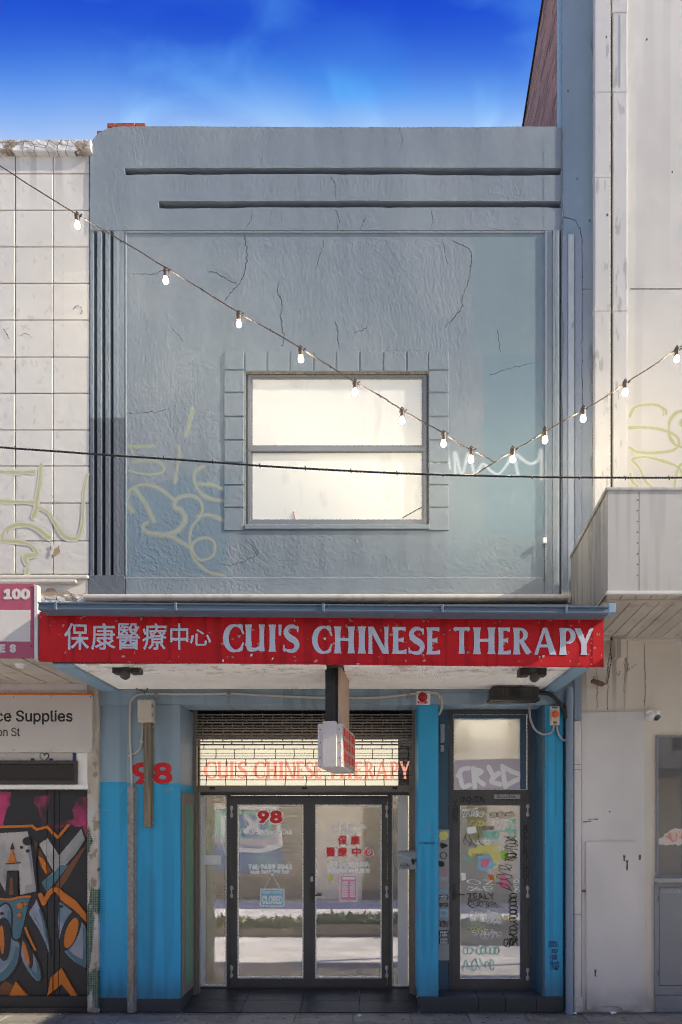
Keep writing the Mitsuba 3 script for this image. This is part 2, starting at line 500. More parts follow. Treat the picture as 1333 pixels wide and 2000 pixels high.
def board_col(p, n, uv):
    k = cell_rand(dr.floor(p.x / 0.30), 3.0, 1.0)
    c = mi.Color3f(0.50, 0.45, 0.375) * (0.86 + 0.2 * k) * (0.9 + 0.2 * fbm(p.x * 3, p.y * 4, 3.0))
    return mix(c, (0.28, 0.22, 0.15), 0.4 * smoothstep(0.62, 0.8, fbm(p.x * 9, p.y * 12, 1.0)))


scene['m_soffit_board'] = pr(proc(board_col), 0.6)


def weather_shade_col(p, n, uv):
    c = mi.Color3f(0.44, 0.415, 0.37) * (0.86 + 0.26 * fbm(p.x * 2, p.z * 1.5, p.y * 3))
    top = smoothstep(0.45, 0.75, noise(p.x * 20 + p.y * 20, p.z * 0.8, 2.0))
    side = smoothstep(-0.5, -0.9, n.x)  # faces turned left darkened: shade put into the colour along with dirty streaks
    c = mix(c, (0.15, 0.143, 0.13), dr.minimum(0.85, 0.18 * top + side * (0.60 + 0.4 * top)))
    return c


scene['m_weathered'] = bump(pr(proc(weather_shade_col), 0.45), lambda p, n, uv: 0.006 * fbm(p.x * 2, p.y * 2, p.z * 2, 2), 1.0)


def coping_col(p, n, uv):
    c = mi.Color3f(0.55, 0.545, 0.53)
    flake = smoothstep(0.50, 0.60, fbm(p.x * 9, p.z * 14 + p.y * 9, 2.0, 4))
    c = mix(c, (0.21, 0.15, 0.085), 0.85 * flake * smoothstep(0.45, 0.62, fbm(p.x * 2.2, 1.0, 5.0)))
    d, e, _ = voronoi(p.x * 8 + 0.4 * noise(p.x * 9, p.z * 9, 1.0), p.z * 9)
    c = mix(c, (0.09, 0.075, 0.06), smoothstep(0.06, 0.015, e - d))
    return c


scene['m_coping'] = bump(pr(proc(coping_col), 0.7), lambda p, n, uv: 0.012 * smoothstep(0.45, 0.6, fbm(p.x * 10, p.y * 10, p.z * 14, 3)), 1.0)


def brick_col(p, n, uv):
    row = dr.floor(p.z / 0.086)
    y = p.y / 0.24 + 0.5 * (row - 2 * dr.floor(row / 2))
    fz, fy = p.z / 0.086 - row, y - dr.floor(y)
    m = dr.maximum(smoothstep(0.16, 0.08, fz), smoothstep(0.06, 0.03, fy))
    c = mi.Color3f(0.215, 0.115, 0.085) * (0.55 + 0.8 * cell_rand(dr.floor(y), row, 2.0)) * (0.85 + 0.3 * fbm(p.y * 20, p.z * 20, 1.0))
    return mix(c, (0.30, 0.26, 0.235), 0.6 * m)


scene['m_brickwork'] = pr(proc(brick_col), 0.8)


def one_brick(p, n, uv):
    return mi.Color3f(0.30, 0.072, 0.035) * (0.65 + 0.7 * fbm(p.x * 11, p.y * 11, p.z * 25))


scene['m_brick'] = bump(pr(proc(one_brick), 0.85), lambda p, n, uv: 0.004 * fbm(p.x * 60, p.y * 60, p.z * 60, 2), 1.0)


def paver_col(p, n, uv):
    t = cell_rand(dr.floor((p.x + 0.13) / 0.58), dr.floor(p.y / 0.35), 4.0)
    c = mix((0.20, 0.182, 0.140), (0.25, 0.235, 0.185), t)
    c = c * (0.72 + 0.56 * fbm(p.x * 5, p.y * 9, 2.0))
    c = mix(c, (0.40, 0.385, 0.34), 0.4 * smoothstep(0.66, 0.74, fbm(p.x * 28, p.y * 40, 7.0)))
    d, _, w = voronoi(p.x * 9, p.y * 9)
    c = mix(c, (0.045, 0.043, 0.04), 0.8 * smoothstep(0.17, 0.11, d) * smoothstep(0.72, 0.74, w))      # old gum
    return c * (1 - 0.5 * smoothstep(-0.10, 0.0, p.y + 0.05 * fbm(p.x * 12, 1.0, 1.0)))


scene['m_paver'] = bump(pr(proc(paver_col), 0.55), lambda p, n, uv: 0.004 * fbm(p.x * 30, p.y * 30, 1.0, 2), 1.0)


def plaza_col(p, n, uv):
    row = dr.floor(p.y / 0.40)
    x = p.x / 0.80 + 0.5 * (row - 2 * dr.floor(row / 2))
    fx, fy = x - dr.floor(x), p.y / 0.40 - row
    j = dr.maximum(smoothstep(0.025, 0.010, dr.minimum(fx, 1 - fx)), smoothstep(0.05, 0.02, dr.minimum(fy, 1 - fy)))
    c = mi.Color3f(0.60, 0.575, 0.52) * (0.8 + 0.3 * cell_rand(dr.floor(x), row, 4.0)) * (0.85 + 0.3 * fbm(p.x * 3, p.y * 3, 2.0))
    return mix(c, (0.55, 0.52, 0.46), 0.7 * j)


scene['m_plaza'] = pr(proc(plaza_col), 0.65)


def black_tile(p, n, uv):
    return mi.Color3f(0.028, 0.029, 0.031) * (0.7 + 0.7 * fbm(p.x * 6, p.y * 9, p.z * 6))


scene['m_black_tile'] = pr(proc(black_tile), 0.42)


def shutter_col(p, n, uv):
    return mi.Color3f(0.30, 0.265, 0.22) * (0.7 + 0.6 * fbm(p.x * 4, p.z * 40, 1.0))


scene['m_shutter'] = pr(proc(shutter_col), 0.42, metallic=0.3)


def mosaic_col(p, n, uv):
    """rendered pier: flaked cream render over old green mosaic"""
    c = mi.Color3f(0.47, 0.415, 0.34) * (0.75 + 0.5 * fbm(p.x * 12, p.z * 6, 1.0))
    flake = smoothstep(0.52, 0.58, fbm(p.x * 16, p.z * 7, 4.0, 4))
    low = smoothstep(2.3, 2.0, p.z)
    c = mix(c, (0.52, 0.50, 0.47), 0.8 * low * flake)
    c = mix(c, (0.20, 0.145, 0.085), 0.7 * smoothstep(0.60, 0.66, fbm(p.x * 18, p.z * 9, 9.0, 4)))
    tx, tz = p.x / 0.024, p.z / 0.024
    joint = dr.maximum(smoothstep(0.2, 0.1, tx - dr.floor(tx)), smoothstep(0.2, 0.1, tz - dr.floor(tz)))
    g = mix(mi.Color3f(0.018, 0.075, 0.026) * (0.6 + 0.9 * cell_rand(dr.floor(tx), dr.floor(tz), 1.0)), (0.35, 0.34, 0.30), joint)
    patch = smoothstep(0.54, 0.57, fbm(p.x * 8 + 2.0, p.z * 3.4, 12.0, 3)) * smoothstep(1.95, 1.85, p.z)
    return mix(c, g, patch)


scene['m_old_pier'] = bump(pr(proc(mosaic_col), 0.7), lambda p, n, uv: 0.007 * smoothstep(0.5, 0.58, fbm(p.x * 16, p.y * 16, p.z * 7, 3)), 1.0)


def frame_col(p, n, uv):
    return mi.Color3f(0.070, 0.068, 0.066) * (0.8 + 0.45 * fbm(p.x * 5, p.z * 3, p.y * 5))


scene['m_frame'] = pr(proc(frame_col), 0.38)
scene['m_mural_black'] = pr((0.022, 0.021, 0.022), 0.45)


def smoke(rgb, seed, back=(0.025, 0.022, 0.022)):
    def f(p, n, uv):
        return mix(back, rgb, smoothstep(0.25, 0.75, fbm(p.x * 6 + seed, p.z * 5, seed * 1.0, 3)))
    return f


scene['m_mural_cream'] = pr(proc(smoke((0.46, 0.42, 0.37), 3.0, (0.30, 0.30, 0.27))), 0.5)
scene['m_mural_grey'] = pr(proc(smoke((0.32, 0.31, 0.36), 5.0, (0.13, 0.21, 0.25))), 0.5)
scene['m_mural_pink'] = pr(proc(smoke((0.50, 0.04, 0.15), 8.0, (0.035, 0.018, 0.022))), 0.5)

PLAIN = {
    'm_white': ((0.74, 0.735, 0.71), 0.45), 'm_offwhite': ((0.58, 0.55, 0.49), 0.5), 'm_cream_metal': ((0.55, 0.50, 0.41), 0.42),
    'm_lettering': ((0.46, 0.50, 0.585), 0.5), 'm_black': ((0.012, 0.012, 0.013), 0.4), 'm_dark_line': ((0.055, 0.066, 0.082), 0.9),
    'm_window_frame': ((0.155, 0.170, 0.190), 0.5), 'm_gutter': ((0.090, 0.135, 0.180), 0.5), 'm_beam': ((0.215, 0.335, 0.42), 0.5),
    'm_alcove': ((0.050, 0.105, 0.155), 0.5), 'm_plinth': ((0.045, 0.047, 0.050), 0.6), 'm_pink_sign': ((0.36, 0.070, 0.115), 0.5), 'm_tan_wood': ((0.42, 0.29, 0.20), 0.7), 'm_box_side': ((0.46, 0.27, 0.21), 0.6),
    'm_sign_white': ((0.56, 0.52, 0.47), 0.5), 'm_orange': ((0.60, 0.15, 0.015), 0.5), 'm_fire_red': ((0.36, 0.012, 0.012), 0.2), 'm_switch_orange': ((0.70, 0.12, 0.03), 0.35),
    'm_rust': ((0.14, 0.085, 0.05), 0.85), 'm_dark_metal': ((0.050, 0.044, 0.038), 0.5), 'm_brown_metal': ((0.185, 0.160, 0.130), 0.45), 'm_steel': ((0.45, 0.44, 0.42), 0.35),
    'm_conduit': ((0.50, 0.455, 0.38), 0.4), 'm_grey_conduit': ((0.33, 0.345, 0.345), 0.4), 'm_downpipe': ((0.215, 0.275, 0.345), 0.45), 'm_green_board': ((0.10, 0.25, 0.165), 0.55),
    'm_cable_black': ((0.020, 0.019, 0.018), 0.5), 'm_cable_brown': ((0.075, 0.052, 0.036), 0.6), 'm_socket': ((0.085, 0.058, 0.042), 0.5), 'm_spray_yellow': ((0.265, 0.292, 0.222), 0.75), 'm_spray_yellow_mist': ((0.218, 0.252, 0.252), 0.75), 'm_spray_olive_mist': ((0.51, 0.50, 0.41), 0.75), 'm_spray_white_mist': ((0.225, 0.285, 0.32), 0.75),
    'm_spray_olive': ((0.40, 0.395, 0.22), 0.75), 'm_spray_white': ((0.34, 0.40, 0.44), 0.75), 'm_red_number': ((0.55, 0.010, 0.012), 0.5), 'm_interior': ((0.16, 0.15, 0.135), 0.9),
    'm_print_red': ((0.70, 0.035, 0.03), 0.5), 'm_print_white': ((0.86, 0.86, 0.84), 0.5), 'm_print_black': ((0.02, 0.02, 0.02), 0.5), 'm_mint': ((0.20, 0.62, 0.47), 0.5),
    'm_lemon': ((0.72, 0.66, 0.20), 0.5), 'm_spray_pink': ((0.72, 0.20, 0.30), 0.5), 'm_lime': ((0.35, 0.62, 0.08), 0.5), 'm_sky_print': ((0.25, 0.52, 0.66), 0.5), 'm_notice_pink': ((0.78, 0.28, 0.38), 0.6),
    'm_pen_navy': ((0.015, 0.04, 0.14), 0.6), 'm_olive_wash': ((0.32, 0.29, 0.13), 0.7), 'm_grey_panel': ((0.34, 0.335, 0.33), 0.45), 'm_cabinet': ((0.225, 0.235, 0.25), 0.45), 'm_torn': ((0.30, 0.23, 0.155), 0.9),
    'm_mural_orange': ((0.56, 0.155, 0.015), 0.5), 'm_mural_brown': ((0.17, 0.065, 0.022), 0.5), 'm_mural_teal': ((0.07, 0.155, 0.185), 0.5), 'm_plate_black': ((0.03, 0.027, 0.025), 0.5), 'm_joint': ((0.16, 0.15, 0.135), 0.8), 'm_tile_joint': ((0.34, 0.33, 0.31), 0.8),
    'm_stripe_violet': ((0.58, 0.51, 0.57), 0.6), 'm_tag_white': ((0.88, 0.88, 0.87), 0.6), 'm_opposite': ((0.80, 0.70, 0.56), 0.7), 'm_opposite_dark': ((0.17, 0.145, 0.12), 0.7), 'm_mural_blue': ((0.05, 0.20, 0.42), 0.5), 'm_leaf': ((0.05, 0.085, 0.03), 0.7), 'm_planter': ((0.24, 0.21, 0.17), 0.8),
    'm_blind': ((0.84, 0.84, 0.78), 0.7), 'm_lens': ((0.05, 0.05, 0.055), 0.1), 'm_grille': ((0.055, 0.042, 0.036), 0.6), 'm_seal': ((0.80, 0.78, 0.72), 0.4),
}
for k, (c, r) in PLAIN.items():
    scene[k] = pr(c, r)
scene['m_roof'] = pr((0.10, 0.105, 0.11), 0.6)
scene['m_glass'] = {'type': 'thindielectric', 'int_ior': 1.55}
scene['m_hazy_glass'] = {'type': 'blendbsdf', 'weight': 0.34, 'a': {'type': 'thindielectric', 'int_ior': 4.0}, 'b': {'type': 'diffuse', 'reflectance': {'type': 'rgb', 'value': [0.82, 0.82, 0.76]}}}
scene['m_room'] = pr((0.66, 0.60, 0.50), 0.8)
scene['m_frosted'] = pr(proc(lambda p, n, uv: mi.Color3f(0.625, 0.635, 0.60) * (0.955 + 0.07 * fbm(p.x * 1.5, p.z * 3, 2.0)) * (1 - 0.10 * smoothstep(0.62, 0.8, fbm(p.x * 9, p.z * 3, 5.0)))), 0.45)
scene['m_film_glass'] = {'type': 'blendbsdf', 'weight': 0.17, 'a': {'type': 'thindielectric', 'int_ior': 5.0}, 'b': {'type': 'diffuse', 'reflectance': {'type': 'rgb', 'value': [0.80, 0.77, 0.70]}}}  # pale diffuse share and strong mirroring put in to brighten the panes


def lit(mesh_key, rgb):
    scene[mesh_key]['emitter'] = {'type': 'area', 'radiance': {'type': 'rgb', 'value': list(rgb)}}


# ================================================================ GROUND
g = struct('ground', 'pale stone paving of the pedestrian street')
scene[g] = mikit.ply(box(-300, 300, -300, 300, -1.0, -0.012), 'm_plaza')
pv = struct('pavement', 'dark stone pavers along the shopfronts')
scene[pv] = mikit.ply(box(-6, 6, -1.06, 0.0, -0.06, -0.008), 'm_joint')
for r in range(3):
    y1 = -0.004 - r * 0.35
    off = (0.13, 0.40, 0.22)[r]
    for i in range(-11, 11):
        x0 = i * 0.58 - off
        put(pv, 'paver', box(x0 + 0.004, x0 + 0.576, y1 - 0.342, y1, -0.05, rng.uniform(-0.002, 0.002), 0.004), 'm_paver')

# ================================================================ SHOP BUILDING
B = thing('shop_building', 'narrow two storey blue grey rendered shop with a stepped parapet', 'building')
WX0, WX1 = X(176), X(1096)


def wavy(u0, u1, v, amp, seed, step=9):
    r = random.Random(seed); n = int(abs(u1 - u0) / step)
    y = np.cumsum([r.gauss(0, amp) for _ in range(n + 1)]); y -= np.linspace(y[0], y[-1], n + 1)
    return [(u0 + (u1 - u0) * i / n, v + float(np.clip(y[i], -2.2, 2.2)) * 0.7 + r.uniform(-.25, .25)) for i in range(n + 1)]


# wall, with the window opening
wall = P([(176, 440), (1095, 440), (1095, 1180), (176, 1180)]).difference(P([(480, 726), (838, 726), (838, 1028), (480, 1028)]))
wall = wall.difference(union_all([P([(a, 449), (b, 449), (b, 1124), (a, 1124)]) for a, b in ((183.5, 189.5), (199.5, 205.5), (215.5, 221.5))]))
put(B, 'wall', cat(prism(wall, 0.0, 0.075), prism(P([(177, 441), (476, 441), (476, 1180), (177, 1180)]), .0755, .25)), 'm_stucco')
put(B, 'wall', box(X(190), X(1136), 0.004, 0.25, Z(1376), Z(1180) - 0.001), 'm_two_tone')
# parapet with two sunk lines
top = wavy(236, 1097, 246, 0.25, 1)
arc = [(176 + 60 * (1 - math.sin(a)), 246 + 44 * (1 - math.cos(a))) for a in np.linspace(math.pi / 2, 0, 12)]
pa = Polygon([(176, 449)] + arc + top[1:] + [(1097, 449)])
g1 = Polygon(wavy(244, 1097, 327.5, .22, 2) + [(1100, 327), (1100, 341)] + wavy(1097, 244, 340.5, .5, 3)).buffer(0)
g2 = Polygon(wavy(310, 1097, 391.5, .22, 4) + [(1100, 391), (1100, 406)] + wavy(1097, 310, 405.5, .5, 5)).buffer(0)
pa = pa.buffer(0).difference(g1).difference(g2)
put(B, 'parapet', cat(prism(tomap(pa, -.010), -0.010, 0.13), prism(P([(176.5, 448.5)] + [(a + .5, b + .5) for a, b in arc] + [(1096, 247), (1096, 448.5)], -.010), 0.1295, 0.34)), 'm_stucco', label='parapet with a rounded left corner and two sunk horizontal lines')
put(B, 'moulding', pbox(246, 1064, 450.5, 453.5, -0.012, 0.05), 'm_stucco')
# left fluted pilaster: three deep slots, then two low steps
sl = [(176, 183, -0.003), (190, 199, -0.005), (206, 215, -0.007), (222, 231, -0.009), (231, 244, -0.006)]
pl = [pbox(a, b, 447 + (2 if i else 6), 1124, d, 0.004, 0.004, Y=0.0) for i, (a, b, d) in enumerate(sl)]
pl.append(pbox(244, 247.5, 450, 1124, -0.009, 0.004, 0.003, Y=0.0))
put(B, 'pilaster', cat(*pl), 'm_stucco', label='fluted pilaster at the left edge, dark grey below')
put(B, 'pilaster_base', pbox(173, 244, 1123, 1166, -0.010, 0.01, 0.006, Y=0.0), 'm_stucco')
pl = [pbox(1065, 1080, 449, 1172, -0.022, 0.004, 0.005, Y=0.0), pbox(1080.5, 1093, 447, 1172, -0.036, 0.004, 0.005, Y=0.0)]
put(B, 'pilaster', cat(*pl), 'm_stucco', label='low stepped pilaster at the right edge')
put(B, 'base_band', pbox(245, 1064, 1127, 1166, -0.012, 0.006, 0.012, Y=0.0), 'm_stucco')
led = Polygon([(-0.09 - 0.035 * math.sin(a), Z(1173) + 0.036 * math.cos(a)) for a in np.linspace(0, math.pi, 9)] + [(0.01, Z(1181)), (0.01, Z(1166) + .002)])
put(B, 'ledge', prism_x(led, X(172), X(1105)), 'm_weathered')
# window
wk = f'{B}__window'
labels[wk] = {'label': 'wide upper window with a pale blind and one cross bar'}
scene[wk] = mikit.ply(prism(P([(480, 726), (838, 726), (838, 1028), (480, 1028)]).difference(P([(484, 729), (834, 729), (834, 1024), (484, 1024)])), 0.012, 0.10), 'm_dark_metal')
put(wk, 'head', pbox(480.5, 837.5, 725.5, 729.5, 0.004, 0.011), 'm_timber')


def ring(u0, u1, v0, v1, wu, wv, y0, y1):
    return prism(P([(u0, v0), (u1, v0), (u1, v1), (u0, v1)], y0).difference(P([(u0 + wu, v0 + wv), (u1 - wu, v0 + wv), (u1 - wu, v1 - wv), (u0 + wu, v1 - wv)], y0)), y0, y1)


put(wk, 'frame', cat(ring(484, 834, 729, 1024, 6, 6, 0.020, 0.09), ring(490, 828, 735, 1018, 3.5, 4, 0.032, 0.085)), 'm_window_frame')
put(wk, 'cross_bar', cat(pbox(487, 831, 872, 881, 0.016, 0.08, 0.004, Y=0.0), pbox(490, 828, 869, 872.2, 0.034, 0.08, Y=0.0)), 'm_window_frame')
put(wk, 'sill', pbox(478, 840, 1023, 1033, -0.020, 0.09, 0.006, Y=0.0), 'm_stucco')
put(wk, 'pane', pbox(492, 826, 738, 871, 0.046, 0.050, Y=0.0), 'm_frosted')
put(wk, 'pane', pbox(492, 826, 880, 1016, 0.046, 0.050, Y=0.0), 'm_frosted')
bl = put(wk, 'blind', pbox(488, 832, 731, 1022, 0.062, 0.070, Y=0.0), 'm_blind')
put(wk, 'stick', cyl(at(577, 1016, 0.041), at(574.5, 999, 0.041), 0.006, 6), 'm_tan_wood')
put(wk, 'stick', cyl(at(786, 1011, 0.041), at(824, 990, 0.041), 0.004, 6), 'm_dark_line')  # a reflected line in the pane, drawn as a thin rod
# rendered blocks round the window
vb = [684, 722, 766, 813, 859, 903, 947, 991, 1037]
for side, (a, b) in enumerate(((438, 476.5), (838.5, 877))):
    for i in range(8):
        w0 = rng.uniform(-1, 1)
        put(B, 'surround_block', pbox(a + w0 * .4, b - w0 * .3, vb[i] + 1.6, vb[i + 1] - 1.5, -0.0085 - rng.uniform(0, .004), 0.01, 0.004, Y=0.0), 'm_stucco')
ub = [477.5, 522, 567, 613, 657, 703, 749, 795, 837.5]
for i in range(8):
    put(B, 'surround_block', pbox(ub[i] + 1.7, ub[i + 1] - 1.7, 684.5 + rng.uniform(-.6, .6), 724, -0.0085 - rng.uniform(0, .004), 0.01, 0.004, Y=0.0), 'm_stucco')


# cracks in the render
def crack(pts, w, seed, y0=-0.0012, Y=0.0, holder=None, mat='m_dark_line'):
    r = random.Random(seed); q = spline(pts, 6)
    q = q + np.array([[r.gauss(0, .9), r.gauss(0, .9)] for _ in q])
    ww = np.array([.95 * w * r.uniform(.3, 1.0) for _ in q]); ww[0] = ww[-1] = .15
    t = np.gradient(q, axis=0); t /= np.linalg.norm(t, axis=1, keepdims=True) + 1e-9
    nn = np.stack([-t[:, 1], t[:, 0]], 1) * ww[:, None] / 2
    pg = Polygon(np.vstack([q + nn, (q - nn)[::-1]])).buffer(0.02)
    put(holder or B, 'crack', prism(tomap(pg, Y), y0, y0 + 0.0008), mat)


CR = [([(478, 453), (480, 475), (483, 500), (478, 530), (468, 552), (448, 575), (440, 588)], 2.2), ([(406, 530), (425, 533), (446, 546), (463, 553)], 2.4), ([(543, 550), (544, 575), (552, 590), (550, 630), (556, 660), (552, 678)], 2.4),
      ([(655, 625), (660, 650), (663, 682)], 2.2), ([(690, 650), (705, 645), (720, 638)], 1.6), ([(632, 470), (630, 485), (622, 505), (617, 525)], 1.8), ([(883, 470), (905, 478), (920, 492), (920, 520), (915, 550), (905, 575), (902, 598), (890, 618), (868, 640)], 2.2),
      ([(865, 466), (870, 490), (874, 515)], 1.3), ([(655, 408), (663, 430), (658, 449)], 1.5), ([(645, 345), (655, 362), (657, 390)], 1.3), ([(496, 410), (490, 432), (479, 450)], 1.4), ([(716, 425), (708, 440), (704, 450)], 1.3), ([(450, 1105), (500, 1085), (497, 1065), (487, 1050)], 1.5),
      ([(955, 734), (985, 722), (1010, 716), (1048, 706)], 1.4), ([(972, 640), (976, 668), (978, 686)], 1.3), ([(330, 520), (300, 535), (255, 533)], 1.2), ([(338, 640), (350, 655), (358, 668)], 1.5), ([(248, 808), (290, 805), (330, 800)], 1.1), ([(843, 410), (846, 430), (840, 448)], 1.2),
      ([(480, 1052), (495, 1068), (502, 1085)], 1.6), ([(640, 700), (636, 715), (650, 722)], 1.0), ([(780, 250), (786, 275), (780, 300)], 1.2), ([(665, 255), (668, 285)], 1.1), ([(512, 295), (513, 315)], 1.0)]
for i, (pts, w) in enumerate(CR):
    crack(pts, w, i, y0=-0.0114 if pts[0][1] < 449 and pts[-1][1] <= 450.5 else -0.0012)

# spray-paint on the upper wall
GR = [('m_spray_yellow', [[(376, 798), (372, 820), (363, 852)], [(349, 872), (351, 890), (345, 920), (342, 942)], [(252, 870), (275, 872), (300, 871)], [(256, 874), (262, 890)], [(262, 901), (290, 898), (312, 903), (321, 915), (312, 924), (285, 926), (252, 919)],
      [(258, 998), (250, 985), (249, 968), (260, 952), (285, 946), (312, 954), (340, 976)], [(262, 953), (285, 985), (301, 1018)], [(288, 1020), (279, 1028), (290, 1040), (325, 1044), (352, 1032), (362, 1012), (352, 995), (341, 990), (345, 975), (362, 968), (382, 970), (395, 985), (393, 1005), (375, 1030), (371, 1060), (386, 1090), (401, 1093), (418, 1083), (419, 1060), (402, 1050), (380, 1058), (374, 1075), (384, 1098), (410, 1118), (440, 1124)],
      [(305, 1042), (335, 1048), (372, 1070)], [(388, 1008), (412, 1006), (437, 1016)], [(398, 910), (382, 920), (380, 940), (392, 962), (412, 974), (440, 978)], [(390, 945), (415, 947), (437, 955)]], 7.5),
      ('m_spray_white', [[(845, 870), (858, 900), (850, 918), (842, 905), (866, 868)], [(872, 868), (880, 915)], [(888, 885), (890, 925)], [(890, 884), (903, 925), (916, 885), (928, 925), (944, 906), (960, 920), (975, 925), (992, 905), (1003, 885), (1012, 925)], [(1010, 888), (1035, 905), (1052, 898), (1058, 880), (1058, 935)]], 6.5)]
for mat, strokes_, w in GR:
    for s_ in strokes_:
        spray(B, s_, w, mat, len(scene))

# --- shopfront below the awning
put(B, 'pier', cat(pbox(192, 250, 1350, 1950, 0.03, 0.25, Y=0.0), pbox(247, 352.6, 1376.2, 1952, 0.0, 0.70, 0.004, Y=0.0)), 'm_two_tone', label='wide left pier, grey blue above and bright blue below')
put(B, 'plinth', cat(pbox(192, 250, 1950, 1978, 0.022, 0.25, Y=0.0), pbox(247.8, 352.8, 1951, 1978, -0.006, 0.70, 0.004, Y=0.0)), 'm_plinth')
put(B, 'pier', cat(box(X(818), X(857), 0.0, 0.70, 0.163, Z(1376.2), 0.005)), 'm_blue', label='blue pier between the two doorways')
put(B, 'pier', cat(box(X(1065), X(1101), 0.0, 0.30, 0.163, Z(1376.2), 0.005)), 'm_blue', label='blue pier right of the single door')
put(B, 'lintel', box(X(247.2), X(1136), -0.004, 0.35, Z(1376), Z(1352), 0.004), 'm_two_tone')
# left reveal carries a green timber shutter board
put(B, 'board_frame', box(X(352.6), X(352.6) + 0.025, 0.02, 0.44, Z(1946), Z(1548), 0.003), 'm_brown_metal')
put(B, 'board', box(X(352.6) + 0.0255, X(352.6) + 0.03, 0.09, 0.24, Z(1930), Z(1570), 0.002), 'm_green_board', label='green board on the left side of the doorway')
put(B, 'board', box(X(352.6) + 0.0255, X(352.6) + 0.03, 0.245, 0.38, Z(1930), Z(1570), 0.002), 'm_green_board')
put(B, 'transom_wall', box(X(353), X(817.8), .80, .86, Z(1452, .74), 3.21), 'm_dark_metal')
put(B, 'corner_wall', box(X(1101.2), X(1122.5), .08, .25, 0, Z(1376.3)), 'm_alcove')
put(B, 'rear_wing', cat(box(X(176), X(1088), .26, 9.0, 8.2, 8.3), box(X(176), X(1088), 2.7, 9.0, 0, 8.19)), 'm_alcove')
put(B, 'doorway_ceiling', box(X(353), X(817.8), 0.351, 0.90, 3.20, 3.30), 'm_dark_metal')
# doorway floor, a low ramp of black tiles
fx = np.linspace(X(352.8), X(817.8), 5)
for i in range(4):
    for j in range(2):
        y0, y1 = 0.0 + j * 0.34, 0.335 + j * 0.34
        m = box(fx[i] + 0.002, fx[i + 1] - 0.002, y0 + 0.003, y1, -0.05, 0.004 + 0.0, 0.002)
        m.vertices[:, 2] += np.where(m.vertices[:, 2] > -0.03, 0.11 * m.vertices[:, 1], 0)
        put(B, 'floor_tile', m, 'm_black_tile')
put(B, 'floor_slab', box(X(352.8), X(817.8), 0.004, 0.95, -0.3, -0.02), 'm_joint')
# step of the single door
ux = [820, 935, 988, 1048, 1102]
for i in range(4):
    put(B, 'step_tile', box(X(ux[i]) + .0015, X(ux[i + 1]) - .0015, -0.008, 0.30, 0.0, 0.162, 0.005), 'm_plinth')
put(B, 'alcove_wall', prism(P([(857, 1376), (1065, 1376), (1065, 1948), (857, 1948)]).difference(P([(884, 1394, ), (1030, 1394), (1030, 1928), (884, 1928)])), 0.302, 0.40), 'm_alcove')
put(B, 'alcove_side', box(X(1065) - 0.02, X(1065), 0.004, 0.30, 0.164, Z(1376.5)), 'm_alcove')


# --- glazed doors and lights at the back of the doorway
def px(u0, u1, v0, v1, y0, y1, b=0.0): return pbox(u0, u1, v0, v1, y0, y1, b)


def fr(u0, u1, v0, v1, wl, wr, wt, wb, Y, d, b=0.0):
    """a frame measured at depth Y, d deep"""
    o, i = P([(u0, v0), (u1, v0), (u1, v1), (u0, v1)], Y), P([(u0 + wl, v0 + wt), (u1 - wr, v0 + wt), (u1 - wr, v1 - wb), (u0 + wl, v1 - wb)], Y)
    return prism(o.difference(i), Y, Y + d)


SF = 0.70
put(B, 'shopfront_frame', cat(fr(386, 806, 1547, 1934, 5, 6, 6, 7, SF + .02, .08), px(443, 450, 1553, 1931, SF + .021, SF + .09), px(757.5, 766, 1553, 1931, SF + .021, SF + .09)), 'm_frame')


def hinge(parent, u, v, Y):
    put(parent, 'hinge', cat(cyl(at(u, v - 12, Y), at(u, v + 12, Y), 0.008, 8), px(u - 3, u + 3, v - 11, v - 4, Y + .004, Y + .012), px(u - 3, u + 3, v + 4, v + 11, Y + .004, Y + .012)), 'm_steel')


def leaf(u0, u1, g0, g1, hu, name, label):
    k = f'{B}__{name}' if f'{B}__{name}' not in labels else f'{B}__{name}_001'
    labels[k] = {'label': label}
    scene[k] = mikit.ply(fr(u0, u1, 1554.5, 1929, g0 - u0 - 1, u1 - g1 - 1, 17, 18, SF, .045), 'm_frame')
    put(k, 'bead', fr(g0 - 2, g1 + 2, 1570.5, 1912, 3.0, 3.0, 3.0, 3.6, SF + .004, .03), 'm_seal')
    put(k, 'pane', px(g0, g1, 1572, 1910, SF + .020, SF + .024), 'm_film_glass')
    for v in (1585, 1742, 1898):
        hinge(k, hu, v, SF - .012)
    return k


d1 = leaf(450.5, 603.5, 465, 592, 452.5, 'door', 'left glass door leaf with the number 98 and a closed sign')
d2 = leaf(605, 757, 617, 745, 756, 'door', 'right glass door leaf with red and white Chinese lettering')
put(d2, 'handle', cat(px(606.5, 612.5, 1706, 1760, SF - .012, SF + .002, .002), cyl(at(609, 1749, SF - .06), at(609, 1749, SF - .005), .008, 8), cyl(at(608, 1749, SF - .06), at(628, 1748.5, SF - .06), .008, 8)), 'm_dark_metal')
put(d1, 'keyhole', cat(px(606.8, 0.0 + 612, 1712, 1722, SF - .016, SF - .013)), 'm_steel')
put(d2, 'meeting_strip', px(602.3, 605.6, 1554, 1930, SF - .008, SF - .001), 'm_frame')
for k_, (a, b) in enumerate(((391, 443), (766, 798))):
    sk = f'{B}__sidelight' + ('' if k_ == 0 else '_001')
    labels[sk] = {'label': ('wide glass strip left of the doors', 'narrow glass strip right of the doors')[k_]}
    scene[sk] = mikit.ply(fr(a, b, 1553, 1927, 2, 2, 2, 3, SF + .03, .03), 'm_seal')
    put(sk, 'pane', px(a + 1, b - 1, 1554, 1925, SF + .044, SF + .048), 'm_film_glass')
s_in = put(f'{B}__sidelight', 'inner_panel', px(392.5, 402, 1555, 1924, SF + .0435, SF + .0438), 'm_white')
